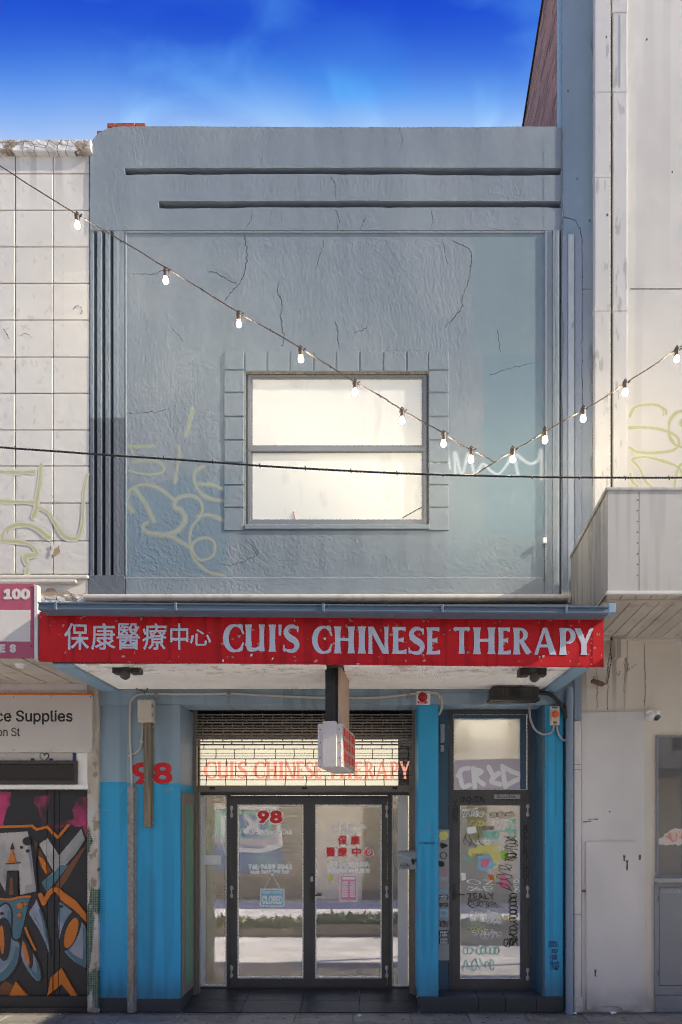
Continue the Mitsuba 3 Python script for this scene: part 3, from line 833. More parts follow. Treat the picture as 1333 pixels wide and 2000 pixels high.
s_in2 = put(f'{B}__sidelight_001', 'inner_panel', px(777.5, 797, 1555, 1924, SF + .0435, SF + .0438), 'm_white')
# transom light above the doors, lit from behind
tk = f'{B}__transom_window'
labels[tk] = {'label': 'backlit cream transom light with the shop name in red behind the grille'}
scene[tk] = mikit.ply(fr(384, 806, 1440, 1548, 6, 6, 3, 4, SF + .02, .05), 'm_brown_metal')
tl = put(tk, 'light_panel', px(388, 778, 1441, 1546, SF + .062, SF + .066), 'm_offwhite')
put(tk, 'dark_panel', px(778.3, 803, 1441, 1546, SF + .062, SF + .066), 'm_frame')
put(tk, 'pane', px(389, 802, 1442, 1545, SF + .045, SF + .049), 'm_glass')
NAME = [('C', 398, 424), ('U', 425, 446), ('I', 449, 457), ("'", 459, 462), ('S', 464, 484), ('C', 495, 519), ('H', 520, 542), ('I', 545, 554), ('N', 556, 577), ('E', 579, 594), ('S', 596, 613), ('E', 615, 629), ('T', 640, 660), ('H', 664, 688), ('E', 692, 708), ('R', 712, 732), ('A', 735, 758), ('P', 762, 779), ('Y', 781, 801)]
for c, a, b in NAME:
    put(tk, 'letter', prism(tomap(fit(flared(c), a, b, 1487, 1521), SF + .037), SF + .037, SF + .041), 'm_print_red')
# room behind the doors
put(B, 'room', cat(box(X(353), X(817.8), 2.6, 2.62, -0.2, 3.2), box(X(353) - .02, X(353) - .001, 0.9, 2.6, -0.2, 3.2), box(X(818), X(818) + .02, 0.9, 2.6, -0.2, 3.2), box(X(353), X(817.8), 0.9, 2.6, 3.0, 3.02), box(X(353), X(817.8), 0.955, 2.6, 0.02, 0.06)), 'm_room')
put(B, 'counter', cat(box(X(560), X(800), 1.9, 2.4, .06, 1.05, .01), box(X(555), X(805), 1.86, 2.44, 1.055, 1.09, .01)), 'm_timber')
added_room_lamp = put(B, 'room_light', box(-1.3, .0, 1.5, 1.9, 2.93, 2.98), 'm_white', label='added ceiling light that brightens the glass double doors')  # lamp added to brighten the double door glass from inside
# lettering on the glass
YG = SF + .013


def onglass(holder, geom, mat, name='lettering', Y=None):
    Y = YG if Y is None else Y
    put(holder, name, prism(tomap(geom, Y), Y, Y + .002), mat)


n98 = text('98', 503, 552, 1583, 1608, bold=7)
onglass(d1, n98.buffer(2.2), 'm_print_white')
onglass(d1, n98, 'm_print_red', Y=YG - .003)
onglass(d1, text('Dr. Wilson Cui', 487, 570, 1620, 1630, bold=5).buffer(.35), 'm_print_white')
onglass(d1, text('Tel: 9689 8862', 485, 571, 1688, 1698, bold=5).buffer(.35), 'm_print_white')
onglass(d1, text('Mob: 0419 992 268', 490, 565, 1699.5, 1706.5, bold=4).buffer(.35), 'm_print_white')
onglass(d2, union_all([text(c, a, a + 11, 1609, 1621, 3, True) for c, a in (('崔', 650), ('偉', 666), ('銘', 680))] + [text('(博懿)', 695, 716, 1610, 1620, 2, True)]), 'm_print_white')
onglass(d2, text('醫學碩士', 667, 697, 1622, 1630, 3, True), 'm_print_white')
for c, a, v in (('保', 660, 1632), ('康', 685, 1632), ('醫', 637, 1655), ('療', 660, 1655), ('中', 688, 1655), ('心', 711, 1655)):
    q = text(c, a, a + 18, v, v + 18, 4, True)
    onglass(d2, q.buffer(1.3), 'm_print_white')
    onglass(d2, q, 'm_print_red', Y=YG - .003)
onglass(d2, text('工傷 TAC 跌打針灸', 641, 722, 1683, 1693, 3, True).buffer(.35), 'm_print_white')
onglass(d2, text('疑難雜症 內外婦兒', 639, 723, 1696, 1705, 3, True).buffer(.35), 'm_print_white')
onglass(d2, Point(645.5, 1715).buffer(6.5), 'm_lemon', 'sticker')
onglass(f'{B}__sidelight', Polygon([(396, 1670), (432, 1670), (432, 1689), (396, 1689)]), 'm_print_white', 'sticker', Y=SF + .036)

# --- single door with transom
SD = 0.30
labels[f'{B}__side_door'] = {'label': 'single grey door whose glass is covered in scribbled tags'}
K = f'{B}__side_door'
scene[K] = mikit.ply(cat(fr(883, 1033, 1551, 1934, 16, 14, 22, 22, SD - .01, .05)), 'm_frame')
put(K, 'bead', fr(897, 1022, 1570, 1914, 2.6, 3.2, 2.6, 2.4, SD - .004, .03), 'm_seal')
put(K, 'pane', px(899, 1020, 1572, 1912, SD + .015, SD + .019), 'm_hazy_glass')
put(B, 'stair_hall', cat(px(870, 1044, 1380, 1945, SD + .50, SD + .52), box(X(880, SD), X(880, SD) + .01, SD + .11, SD + .50, .163, Z(1385, SD)), box(X(1035, SD), X(1035, SD) + .01, SD + .11, SD + .50, .163, Z(1385, SD))), 'm_room')
added_hall_lamp = put(B, 'room_light', box(X(900, SD), X(1015, SD), SD + .15, SD + .40, Z(1384, SD), Z(1380, SD)), 'm_white', label='added ceiling light that brightens the glass of the single door')  # added lamp that lifts the glass of the single door and fanlight
for v in (1583, 1742, 1903): hinge(K, 1031.5, v, SD - .02)
put(K, 'handle', cat(px(886, 891, 1727, 1757, SD - .024, SD - .009, .002), cyl(at(888.5, 1748, SD - .07), at(888.5, 1748, SD - .02), .008, 8), cyl(at(888, 1748, SD - .07), at(908, 1747, SD - .07), .008, 8)), 'm_dark_metal')
put(K, 'closer', px(966, 1017, 1551.5, 1560.5, SD - .03, SD - .011, .002), 'm_grey_panel')
put(f'{B}__side_door', 'closer_marks', prism(tomap(text('SLUCHA', 971, 1008, 1553.5, 1558.5, 1), SD - .034), SD - .034, SD - .032), 'm_print_black')
U = f'{B}__fanlight'
labels[U] = {'label': 'square glass light above the single door with a white spray tag'}
scene[U] = mikit.ply(fr(878, 1037, 1386, 1552, 9, 6, 9, 9.5, SD - .012, .05), 'm_frame')
put(U, 'jamb', cat(px(878, 882.5, 1552, 1936, SD - .012, SD + .03), px(1033.6, 1038, 1552, 1936, SD - .012, SD + .03)), 'm_frame')
put(U, 'bead', fr(886, 1032, 1394, 1543, 1.5, 3.5, 1.6, 1.6, SD - .004, .03), 'm_seal')
put(U, 'pane', px(887, 1030, 1395, 1542, SD + .015, SD + .019), 'm_hazy_glass')
yg = SD + .009
onglass(U, Polygon([(888, 1484), (1028, 1481), (1028, 1541), (888, 1541)]), 'm_stripe_violet', 'painted_band', Y=yg + .003)
onglass(U, stroke([[(895, 1515), (903, 1503), (916, 1500)], [(898, 1510), (905, 1536), (918, 1533)], [(925, 1500), (928, 1538)], [(925, 1502), (941, 1507), (929, 1517), (945, 1532)], [(955, 1498), (965, 1515), (975, 1510), (960, 1525), (978, 1532)], [(982, 1496), (988, 1538)], [(982, 1497), (1003, 1508), (1024, 1516), (1004, 1526), (990, 1534)]], 9.0), 'm_tag_white', 'graffiti', Y=yg)

# scribbles on the single door
def scribble(u0, u1, v0, v1, seed, loops):
    """one tag: a pen line that loops from left to right (or down a narrow tag)"""
    r = random.Random(seed); tall = (v1 - v0) > 1.4 * (u1 - u0); paths = []
    for i in range(loops):                                             # letter by letter, each a few crossing strokes
        a0, a1 = i / loops, (i + 1.15) / loops
        for k in range(r.choice((1, 1, 2))):
            kind, pts = r.random(), []
            m = 7 if kind < .55 else 3
            ph, dirn = r.uniform(0, 6.3), r.choice((-1, 1))
            for j in range(m):
                t = j / (m - 1)
                if m == 7: s, q = .5 + .5 * math.cos(ph + dirn * 5.6 * t) * r.uniform(.7, 1.1), .5 + .46 * math.sin(ph + dirn * 5.6 * t) * r.uniform(.7, 1.1)
                else: s, q = t + r.uniform(-.3, .3), (r.uniform(0, .2), r.uniform(.3, .7), r.uniform(.8, 1.0))[j] if dirn > 0 else r.uniform(0, 1)
                s = a0 + (a1 - a0) * s
                pts.append((u0 + (u1 - u0) * (q if tall else s), v0 + (v1 - v0) * (s if tall else q)))
            paths.append(pts)
    return stroke(paths, 1.0)


yd = SD + .008
W_ = lambda *a: a
onglass(K, ragged([(915, 1574), (950, 1580), (942, 1620), (935, 1650), (925, 1640), (912, 1600), (903, 1588)], 2.5, 1), 'm_olive_wash', 'graffiti', Y=yd + .004)
onglass(K, ragged([(912, 1665), (935, 1650), (965, 1648), (980, 1655), (975, 1695), (965, 1700), (960, 1675), (945, 1662), (920, 1675)], 3, 2), 'm_lemon', 'graffiti', Y=yd + .0035)
onglass(K, ragged([(935, 1672), (962, 1668), (965, 1690), (950, 1702), (932, 1695)], 3, 3), 'm_sky_print', 'graffiti', Y=yd + .001)
onglass(K, ragged([(940, 1680), (958, 1676), (955, 1692), (940, 1695)], 2, 4), 'm_spray_pink', 'graffiti', Y=yd - .001)
onglass(K, ragged([(974, 1708), (984, 1706), (992, 1718), (998, 1730), (988, 1737), (976, 1734), (980, 1720)], 1.6, 5), 'm_spray_pink', 'graffiti', Y=yd + .001)
onglass(K, ragged([(980, 1662), (992, 1660), (994, 1676), (982, 1680)], 1.2, 6), 'm_lime', 'graffiti', Y=yd + .001)
onglass(K, ragged([(955, 1709), (966, 1710), (967, 1721), (956, 1721)], 1.2, 7), 'm_orange', 'sticker', Y=yd + .001)
onglass(K, ragged([(912, 1616), (930, 1614), (932, 1626), (914, 1629)], .7, 8), 'm_print_white', 'sticker', Y=yd + .001)
onglass(K, ragged([(901, 1705), (910, 1705), (911, 1719), (902, 1720)], .7, 9), 'm_print_white', 'sticker', Y=yd + .001)
TAGS = [('m_print_white', 903, 936, 1577, 1597, 9, 2.0), ('m_print_black', 957, 1002, 1585, 1597, 8, 1.8), ('m_print_white', 960, 997, 1600, 1612, 8, 2.2), ('m_mint', 943, 975, 1622, 1640, 8, 2.0), ('m_mint', 993, 1010, 1600, 1635, 7, 2.4), ('m_lemon', 918, 950, 1602, 1614, 7, 1.8),
        ('m_print_black', 986, 1012, 1634, 1680, 9, 2.2), ('m_print_black', 906, 945, 1628, 1655, 4, 1.5), ('m_mint', 903, 922, 1670, 1685, 6, 2.2), ('m_print_black', 970, 1003, 1688, 1735, 7, 1.8), ('m_print_white', 912, 970, 1718, 1728, 10, 1.6), ('m_print_white', 914, 962, 1731, 1740, 9, 1.6),
        ('m_print_black', 912, 965, 1744, 1757, 13, 2.2), ('m_print_black', 915, 975, 1758, 1773, 13, 2.2), ('m_print_white', 918, 962, 1780, 1802, 8, 1.5), ('m_print_white', 950, 980, 1778, 1806, 7, 1.5), ('m_print_white', 922, 970, 1815, 1827, 9, 1.4), ('m_print_black', 994, 1012, 1745, 1840, 15, 2.6),
        ('m_print_white', 1003, 1016, 1718, 1742, 6, 1.5), ('m_mint', 905, 975, 1848, 1866, 10, 2.0), ('m_mint', 905, 965, 1872, 1898, 9, 1.8), ('m_print_black', 985, 1010, 1832, 1850, 5, 2.2)]
WORDS = ['BROKZ', 'BENS', 'SKRP', 'YUNG', 'JETS', None, 'FUGLS', None, 'PAN', 'K', 'OZ', 'XF', 'ZEALY', 'DUO BBL', 'GREEK', 'KWEENS', 'SCEA', 'OX', 'SMALER', 'ENDO', None, 'FUNK', 'TEMPL', None]
for i, (mat, a, b, c, d, n, w) in enumerate(TAGS):
    if i < 19 and WORDS[i] and (d - c) < 1.4 * (b - a):
        gl = glyphs(WORDS[i]); bx = gl.bounds
        gl = gl.boundary.buffer(3.2) if i % 3 == 0 else gl.buffer(-1.2)
        gl = affinity.skew(affinity.rotate(gl, rng.uniform(-4, 9), origin='center'), rng.uniform(-18, 22), 0)
        if (d - c) > 1.4 * (b - a): gl = affinity.rotate(gl, -90, origin=(0, 0))
        q = fit(gl, a, b, c, d)
        q = union_all([q, scribble(a, b, c - 1, d + 1, 20 + i, 3).buffer(-.1)]) if i % 2 else q
    else:
        q = scribble(a, b, c, d, 20 + i, max(3, int(n * .85))).buffer(max(.05, (w - 1) / 2 * .5))
    onglass(K, q, mat, 'graffiti', Y=yd)
for i in range(16):
    a, c = rng.uniform(902, 985), rng.uniform(1578, 1835)
    w, h = rng.uniform(16, 40), rng.uniform(7, 16)
    q = scribble(a, min(a + w, 1016), c, c + h, 200 + i, rng.choice((4, 5, 6)))
    onglass(K, q.buffer(rng.uniform(-.2, .25)), rng.choice(('m_print_white', 'm_print_white', 'm_print_black', 'm_olive_wash', 'm_mint', 'm_lemon')), 'graffiti', Y=yd + .0012)
onglass(K, text('VEGAN!', 943, 966, 1613, 1621, 2), 'm_print_black', 'graffiti', Y=yd)
for i, (a, b, c, d, n) in enumerate(((885, 895, 1562, 1606, 8), (900, 945, 1555, 1568, 7), (1022, 1031, 1612, 1735, 18))):
    q = scribble(a, b, c, d, 60 + i, n)
    put(K, 'graffiti', prism(tomap(q.buffer(.3), SD - .014), SD - .014, SD - .012), 'm_print_black')
for i, (a, b, c, d, n) in enumerate(((1072, 1091, 1838, 1850, 6), (1078, 1089, 1853, 1862, 4), (1074, 1088, 1864, 1875, 5), (1074, 1091, 1876, 1896, 6))):
    put(B, 'graffiti', prism(tomap(scribble(a, b, c, d, 80 + i, n)), -0.004, -0.002), 'm_pen_navy')
put(B, 'graffiti', prism(tomap(text('No Bipbozo', 820, 850, 1644, 1650)), -0.004, -0.002), 'm_pen_navy')
# house number painted on the pier
q98 = union_all([text('9', 258, 296, 1489, 1533, 9), text('8', 297, 337, 1489, 1532.5, 9)])
put(B, 'house_number', prism(tomap(text('9', 259, 296, 1489, 1532, 5)), -0.005, -0.002), 'm_red_number')
put(B, 'house_number', prism(tomap(text('8', 299, 337, 1489, 1531, 5)), -0.005, -0.002), 'm_red_number')

# ================================================================ ROLLER SHUTTER (rolled up)
R = thing('roller_shutter', 'brown open-grille roller shutter rolled up over the glass double doors', 'shutter')
YS = 0.50
put(R, 'guide_rail', cat(pbox(375, 384, 1384, 1946, YS, YS + .06, .003), pbox(384, 389, 1535, 1946, YS + .03, YS + .09)), 'm_brown_metal')
put(R, 'guide_rail', cat(pbox(806, 815, 1384, 1946, YS, YS + .06, .003), pbox(801, 806, 1450, 1946, YS + .03, YS + .09)), 'm_brown_metal')
vs = np.linspace(1393, 1457, 13)
for i in range(12):
    yo = YS + .02 + 0.02 * math.sin(i * 1.9)
    m = lathe([(0, 0), (.0085, 0), (.0085, X(806, YS) - X(382, YS)), (0, X(806, YS) - X(382, YS))], [0, 0, 0], n=8)
    m.apply_transform(np.array([[0, 0, 1, 0], [0, 1, 0, 0], [-1, 0, 0, 0], [0, 0, 0, 1.0]]))
    m.apply_translation([X(382, YS), yo, Z(vs[i] + 2, YS)])
    put(R, 'slat', m, 'm_shutter', smooth=40)
put(R, 'barrel', cyl([X(380, .62), .66, Z(1420, .62)], [X(808, .62), .66, Z(1420, .62)], .11, 18), 'm_dark_metal', smooth=40)
lk = []
for i in range(11):
    for j in range(11):
        u = 396 + j * 39 + (0, 19, 8)[i % 3] + rng.uniform(-1.5, 1.5)
        if u < 803: lk.append(pbox(u - 1.1, u + 1.1, vs[i], vs[i + 1] + 4, YS + .004, YS + .012))
put(R, 'link', cat(*lk), 'm_shutter', stuff=True)
rods = [(1463, .006), (1472, .003), (1476.5, .003), (1482, .006), (1490.5, .005), (1496.5, .003), (1507, .005), (1515, .006), (1523, .005)]
for v, r_ in rods:
    put(R, 'rod', cyl(at(388, v, YS + .03), at(803, v + rng.uniform(-.5, .5), YS + .03), r_ * .85, 6), 'm_plate_black')
lk = []
for (a, b, o) in ((1454, 1463, 400), (1463, 1482, 421), (1482, 1497, 403), (1497, 1515, 422), (1515, 1534, 404)):
    for j in range(11):
        u = o + j * 38.6 + rng.uniform(-1.5, 1.5)
        if u < 800: lk.append(tube([at(u, a, YS + .022), at(u + rng.uniform(-1, 1), (a + b) / 2, YS + .022), at(u + rng.uniform(-1, 1), b, YS + .022)], .0045, 6))
put(R, 'rod_link', cat(*lk), 'm_plate_black', stuff=True)
put(R, 'bottom_rail', pbox(389, 803, 1534, 1546, YS + .01, YS + .05, .004), 'm_brown_metal')
for u in (415, 595, 772): put(R, 'slot', pbox(u - 5, u + 5, 1537, 1542, YS + .007, YS + .012), 'm_plate_black')

# ================================================================ AWNING AND RED SIGN
YA = -1.12
A = thing('awning', 'blue edged metal awning with a cream soffit across the shopfront, behind the red sign', 'awning')
tilt = lambda u: (u - 77) * 0.0075
zs = Z(1297, YA) + .012                # soffit height
put(A, 'soffit_panel', box(X(140, YA), X(636, YA), YA + .04, 0.0, zs - .004, zs + .03), 'm_soffit')
put(A, 'soffit_panel', box(X(671, YA), X(1126, YA), YA + .04, 0.0, zs - .004, zs + .03), 'm_soffit')
put(A, 'soffit_panel', box(X(636.5, YA), X(670.5, YA), YA + .04, -.30, zs + .004, zs + .03), 'm_dark_metal')
rb = []
for i in range(26):
    y = YA + .05 + i * .041
    for a, b in ((140, 635), (672, 1126)):
        rb.append(box(X(a, YA), X(b, YA), y, y + .012, zs - .008, zs))
put(A, 'soffit_rib', cat(*rb), 'm_soffit', stuff=True)
put(A, 'side_beam', box(X(101, YA), X(139, YA), YA + .03, 0.0, zs - .03, zs + .10, .004), 'm_beam')
put(A, 'side_beam', box(X(1127, YA), X(1158, YA), YA + .03, 0.0, zs - .035, zs + .10, .004), 'm_beam')
gp = lambda u, v: at(u, v + tilt(u), YA - .165)
gsec = [(0, 0), (-.165, 0), (-.17, .010), (-.163, .048), (-.180, .052), (-.180, .060), (-.14, .060), (-.14, .010), (0, .010)]
z0 = Z(1190.5, YA - .165)
gm = prism_x(Polygon([(YA + y, z0 + z) for y, z in gsec]), X(75, YA - .165), X(1189, YA - .165))
gm.vertices[:, 2] -= (gm.vertices[:, 0] - X(75, YA)) * .0075
put(A, 'gutter', gm, 'm_gutter')
for u in (110, 344, 632, 864, 1106):
    put(A, 'strap', box(X(u, YA - .165) - .012, X(u, YA - .165) + .012, YA - .185, YA - .166, gp(u, 1190.5)[2] - .004, gp(u, 1190.5)[2] + .064, .003), 'm_gutter')
put(A, 'gutter_end', box(X(1182, YA), X(1195, YA), YA - .10, YA + .05, Z(1203, YA), Z(1185, YA), .003), 'm_beam')
n = 1300
xs = np.linspace(X(100, YA), X(1178, YA), n)
zf, zb_ = Z(1181, YA - .12) + .007 * np.sin(np.arange(n) * 0.62) - (xs - xs[0]) * .0062, Z(1181, 0) + .009 * np.sin(np.arange(n) * 0.62)
rv = np.concatenate([np.stack([xs, np.full(n, YA - .12), zf], 1), np.stack([xs, np.full(n, -.004), zb_], 1)])
rv = np.vstack([rv, rv - [0, 0, .004]])
i = np.arange(n - 1)
q = lambda a, b, c, d: np.vstack([np.stack([a, b, c], 1), np.stack([a, c, d], 1)])
put(A, 'roof', trimesh.Trimesh(rv, np.vstack([q(i, i + 1, n + i + 1, n + i), q(2 * n + i, 3 * n + i, 3 * n + i + 1, 2 * n + i + 1), q(i, 2 * n + i, 2 * n + i + 1, i + 1)]), process=False), 'm_roof', smooth=30)
put(A, 'frame_back', box(X(101, YA), X(1156, YA), YA + .02, YA + .035, zs, z0), 'm_dark_metal')

S = thing('shop_sign', 'long red fascia sign lettered in pale grey under the awning gutter', 'sign')
put(S, 'board', prism(P([(77, 1195), (1180, 1203.5), (1180, 1301), (76, 1290)], YA), YA, YA + .018), 'm_red_sign')
put(S, 'edge', cat(prism(P([(76, 1289), (1180, 1300), (1180, 1302.5), (76, 1291.5)], YA), YA - .004, YA + .02), prism(P([(1158, 1204), (1160, 1204), (1160, 1300), (1158, 1300)], YA), YA - .004, YA - .001)), 'm_red_sign')
for c, a, b in (('保', 126, 174), ('康', 178, 225.5), ('醫', 228, 273.5), ('療', 278.5, 325), ('中', 333, 368), ('心', 371, 412.5)):
    h0, h1 = (1217, 1269) if c not in '心' else (1229, 1261)
    qg = text(c, a, b, h0, h1, 1, True)
    put(S, 'character', prism(tomap(qg, YA), YA - .004, YA - .001), 'm_lettering')
for c, a, b, t_, bt in [('C', 436, 477.5, 1218.5, 1274), ('U', 478.5, 518, 1219.5, 1273), ('I', 525, 540, 1220, 1273), ("'", 544, 551, 1220, 1241), ('S', 553, 585.5, 1219.5, 1275), ('C', 610, 650, 1222, 1277), ('H', 652.5, 694, 1223.5, 1276), ('I', 699, 715.5, 1223.5, 1276), ('N', 719, 760, 1224, 1277),
                          ('E', 766, 794.5, 1224.5, 1277), ('S', 798, 830, 1224, 1279), ('E', 833, 860, 1225, 1278), ('T', 885.5, 919, 1224.5, 1277), ('H', 924, 968.5, 1225.5, 1277.5), ('E', 972.5, 998, 1225.5, 1278), ('R', 1002, 1038, 1226, 1278), ('A', 1044, 1087, 1226, 1278.5), ('P', 1092, 1125, 1226.5, 1279), ('Y', 1122, 1160, 1227, 1279)]:
    put(S, 'letter', prism(tomap(fit(flared(c), a, b, t_, bt), YA), YA - .0055, YA - .0015), 'm_lettering')
put(S, 'rivet', cat(*[lathe([(0, 0), (.006, 0), (.004, .004), (0, .005)], at(1156, v, YA - .001), 'y', 8) for v in (1248, 1256, 1284, 1297)]), 'm_steel', stuff=True)
for i, (u, v) in enumerate(((455, 1284), (492, 1279), (533, 1287), (700, 1296), (468, 1243), (635, 1248), (437, 1290), (1062, 1282))):
    put(S, 'scratch', prism(tomap(ragged([(u - 2.5, v - 2), (u + 2.5, v - 2.5), (u + 2, v + 2), (u - 2, v + 2.5)], 1.6, 300 + i), YA), YA - .0072, YA - .006), 'm_offwhite' if i % 4 else 'm_galv')

# projecting light box below the awning
H = thing('hanging_sign', 'white end of a projecting light box hanging under the middle of the awning', 'sign')
yaw = np.array(T().translate([X(645, -.95), -.95, 0]).rotate([0, 0, 1], -6.5).translate([-X(645, -.95), .95, 0]).matrix)


def hb(m): m.apply_transform(yaw); return m


YB = -.95
put(H, 'post', hb(cat(pbox(634, 647, 1296, 1416, YB + .06, YB + .10), pbox(648, 655, 1302, 1416, YB + .05, YB + .075))), 'm_black')
put(H, 'post', hb(cat(pbox(655, 660, 1296, 1416, YB + .075, YB + .095))), 'm_dark_metal')
put(H, 'backing_board', hb(box(X(660, YB), X(660, YB) + .028, YB + .03, YB + .55, Z(1420, YB), Z(1299, YB))), 'm_tan_wood')
hx = lambda u: X(u, YB)
prof = Polygon([(hx(620), .02), (hx(622), .012), (hx(630), .012), (hx(631), 0), (hx(657), 0), (hx(658), .012), (hx(667), .012), (hx(669), .02), (hx(669), .86), (hx(620), .86)])
bm = trimesh.creation.extrude_polygon(prof, Z(1413, YB) - Z(1497, YB), engine='earcut')
bm.apply_translation([0, YB, Z(1497, YB)])
put(H, 'box', hb(bm), 'm_sign_white')
put(H, 'cap', hb(pbox(631, 657, 1408, 1414, YB - .002, YB + .5, .003)), 'm_sign_white')
put(H, 'face_panel', hb(box(hx(669) + .0005, hx(669) + .006, YB + .03, YB + .84, Z(1493, YB), Z(1416, YB))), 'm_box_side', label='red lettered side of the light box')
lr = []
for k in range(7):
    y = YB + .06 + k * .11
    for j in range(3): lr.append(box(hx(669) + .006, hx(669) + .009, y, y + .055, Z(1484 - j * 24, YB), Z(1468 - j * 24, YB)))
put(H, 'lettering', hb(cat(*lr)), 'm_print_red', stuff=True)
put(H, 'screw', hb(cat(*[lathe([(0, 0), (.006, 0), (.004, .004), (0, .005)], [hx(u), YB + .012, Z(v, YB)], 'y', 8) for u in (625, 663) for v in (1424, 1450, 1480)])), 'm_dark_metal', stuff=True)


# ================================================================ FIXTURES UNDER THE AWNING
def floodlight(u, v, label):
    k = thing('floodlight', label, 'lamp', None)
    Y = -0.98
    put(k, 'housing', cat(pbox(u - 27, u - 6, v - 7, v + 8, Y, Y + .10, .006), pbox(u + 6, u + 27, v - 7, v + 8, Y, Y + .10, .006), pbox(u - 8, u + 8, v - 9, v + 3, Y - .01, Y + .10, .008)), 'm_dark_metal')
    put(k, 'fin', cat(*[pbox(u + s, u + s + 1.2, v - 7.5, v + 7, Y - .008, Y + .01) for s in (-26, -22, -18, -14, -10, 9, 13, 17, 21, 25)]), 'm_plate_black', stuff=True)
    put(k, 'lamp_head', cat(lathe([(0, 0), (.028, 0), (.044, .02), (.044, .05), (.024, .07), (0, .07)], at(u + 1, v + 13, Y + .05), 'y', 16), pbox(u - 3, u + 4, v, v + 10, Y + .01, Y + .05)), 'm_dark_metal', smooth=35)
    put(k, 'bracket', cat(tube([at(u - 26, v + 8, Y), at(u - 26, v - 16, Y), at(u + 26, v - 16, Y), at(u + 26, v + 8, Y)], .003, 6), tube(spline([at(u - 18, v - 12, Y), at(u - 8, v - 18, Y), at(u, v - 16, Y), at(u + 3, v - 8, Y)]), .003, 6)), 'm_cable_black')
    return k


floodlight(246, 1306, 'black twin floodlight hanging under the left end of the red sign')
floodlight(1042, 1311, 'black twin floodlight hanging under the right end of the red sign')
E = thing('ballast_box', 'long dark vented control box mounted high above the single door', 'electrical box')
YE = -.25
put(E, 'case', cat(pbox(962, 1053, 1341, 1363, YE, YE + .16, .005), pbox(958, 1056, 1362, 1367, YE - .01, YE + .17, .003)), 'm_plate_black')
put(E, 'window', pbox(998, 1018, 1341.5, 1359, YE - .004, YE + .001, .001), 'm_black')
for u in (974, 981, 989, 1027, 1034): put(E, 'vent', cat(pbox(u, u + 3.5, 1343, 1357, YE - .005, YE + .001, .001)), 'm_dark_metal')
# white conduit that feeds the meter box
c1 = [(858, 1366), (857, 1358), (848, 1353), (800, 1356), (740, 1362), (690, 1363), (640, 1363), (560, 1360), (500, 1357), (447, 1354.5), (400, 1355.5), (340, 1355.5), (284, 1355.5), (268, 1358), (258, 1367), (254.5, 1382), (254, 1420), (254.5, 1455), (256, 1478), (258, 1534)]
solo('cable_conduit', tube([at(u, v, -.018) for u, v in spline(c1, 6)], .0115, 10), 'm_conduit', 'long cream conduit sagging under the lintel and bending down the left pier', 'pipe', smooth=True)
solo('pipe_branch', cat(tube([at(u, v, -.012) for u, v in spline([(279, 1410), (278, 1440), (275, 1460), (266, 1470), (257, 1474), (250, 1477)], 6)], .009, 8), pbox(273, 280, 1446, 1451, -.025, 0)), 'm_conduit', 'short bent conduit from the meter box to the long conduit', 'pipe', smooth=30)
for i, (u, v) in enumerate(((305, 1355.5), (447, 1354.5), (798, 1356))):
    put('cable_conduit', 'clip', cat(pbox(u - 4, u + 4, v - 4, v + 7, -.032, -.003, .002, Y=0.0)), 'm_galv')
mb = thing('meter_box', 'cream electrical box high on the left pier above the timber cover', 'electrical box')
put(mb, 'case', pbox(269, 299, 1366, 1410, -.085, 0.0, .006, Y=0.0), 'm_cream_metal')
put(mb, 'lid', pbox(268.5, 296, 1367, 1402, -.098, -.086, .005, Y=0.0), 'm_cream_metal')
put(mb, 'hinge', cat(pbox(296, 299.5, 1375, 1381, -.096, -.087, Y=0.0), pbox(296, 299.5, 1393, 1399, -.096, -.087, Y=0.0)), 'm_galv')
ch = lambda w: Polygon([(-w, 0), (-w, -.004), (-w * .72, -.006), (-w * .6, -.040), (w * .6, -.040), (w * .72, -.006), (w, -.004), (w, 0)])


def channel(u, w, v0, v1, mat, label, fix):
    m = trimesh.creation.extrude_polygon(ch(w), Z(v0) - Z(v1), engine='earcut'); m.apply_translation([X(u), -.008, Z(v1)])
    k = thing('cable_cover', label, 'cable cover')
    put(k, 'channel', m, mat)
    put(k, 'screw', cat(*[lathe([(0, 0), (.007, 0), (.005, .005), (0, .006)], [X(u) + s * w * .86, -.013, Z(v)], 'y', 8) for s in (-1, 1) for v in fix]), 'm_steel', stuff=True)


channel(258.5, .047, 1534, 1976, 'm_galv', 'tall galvanised cable cover running down the left pier to the pavement', (1540, 1646, 1756, 1866, 1940))
channel(291, .050, 1409, 1615, 'm_timber', 'weathered brown cable cover in front of the painted house number', (1420, 1523, 1608))
fa = thing('fire_alarm', 'white fire alarm plate with a red dome light above the blue pier', 'alarm')
put(fa, 'plate', pbox(814, 841, 1350, 1376, -.024, -.0045, .003, Y=0.0), 'm_white')
put(fa, 'dome', lathe([(0, 0), (.048, 0), (.046, .015), (.034, .036), (.016, .046), (0, .048)], at(826, 1361, -.0245), 'y', 24), 'm_fire_red', smooth=40)
put(fa, 'lettering', prism(tomap(text('FIRE', 816, 835, 1370, 1375, 6)), -.0275, -.025), 'm_red_number')
solo('loose_cable', tube([at(u, v, -.012) for u, v in spline([(848, 1353), (858, 1358), (864, 1370), (863, 1385), (858, 1396)], 6)], .010, 8), 'm_conduit', 'short grey cable curling down beside the red alarm light', 'cable', smooth=True)
iso = thing('isolator_switch', 'cream switch plate with an orange round knob on the right blue pier', 'switch')
put(iso, 'plate', pbox(1076, 1094, 1379, 1416, -.05, 0.0, .004, Y=0.0), 'm_cream_metal')
put(iso, 'knob', lathe([(0, 0), (.036, 0), (.036, .012), (.022, .016), (.020, .030), (0, .032)], at(1085, 1395, -.0505), 'y', 16), 'm_switch_orange', smooth=35)
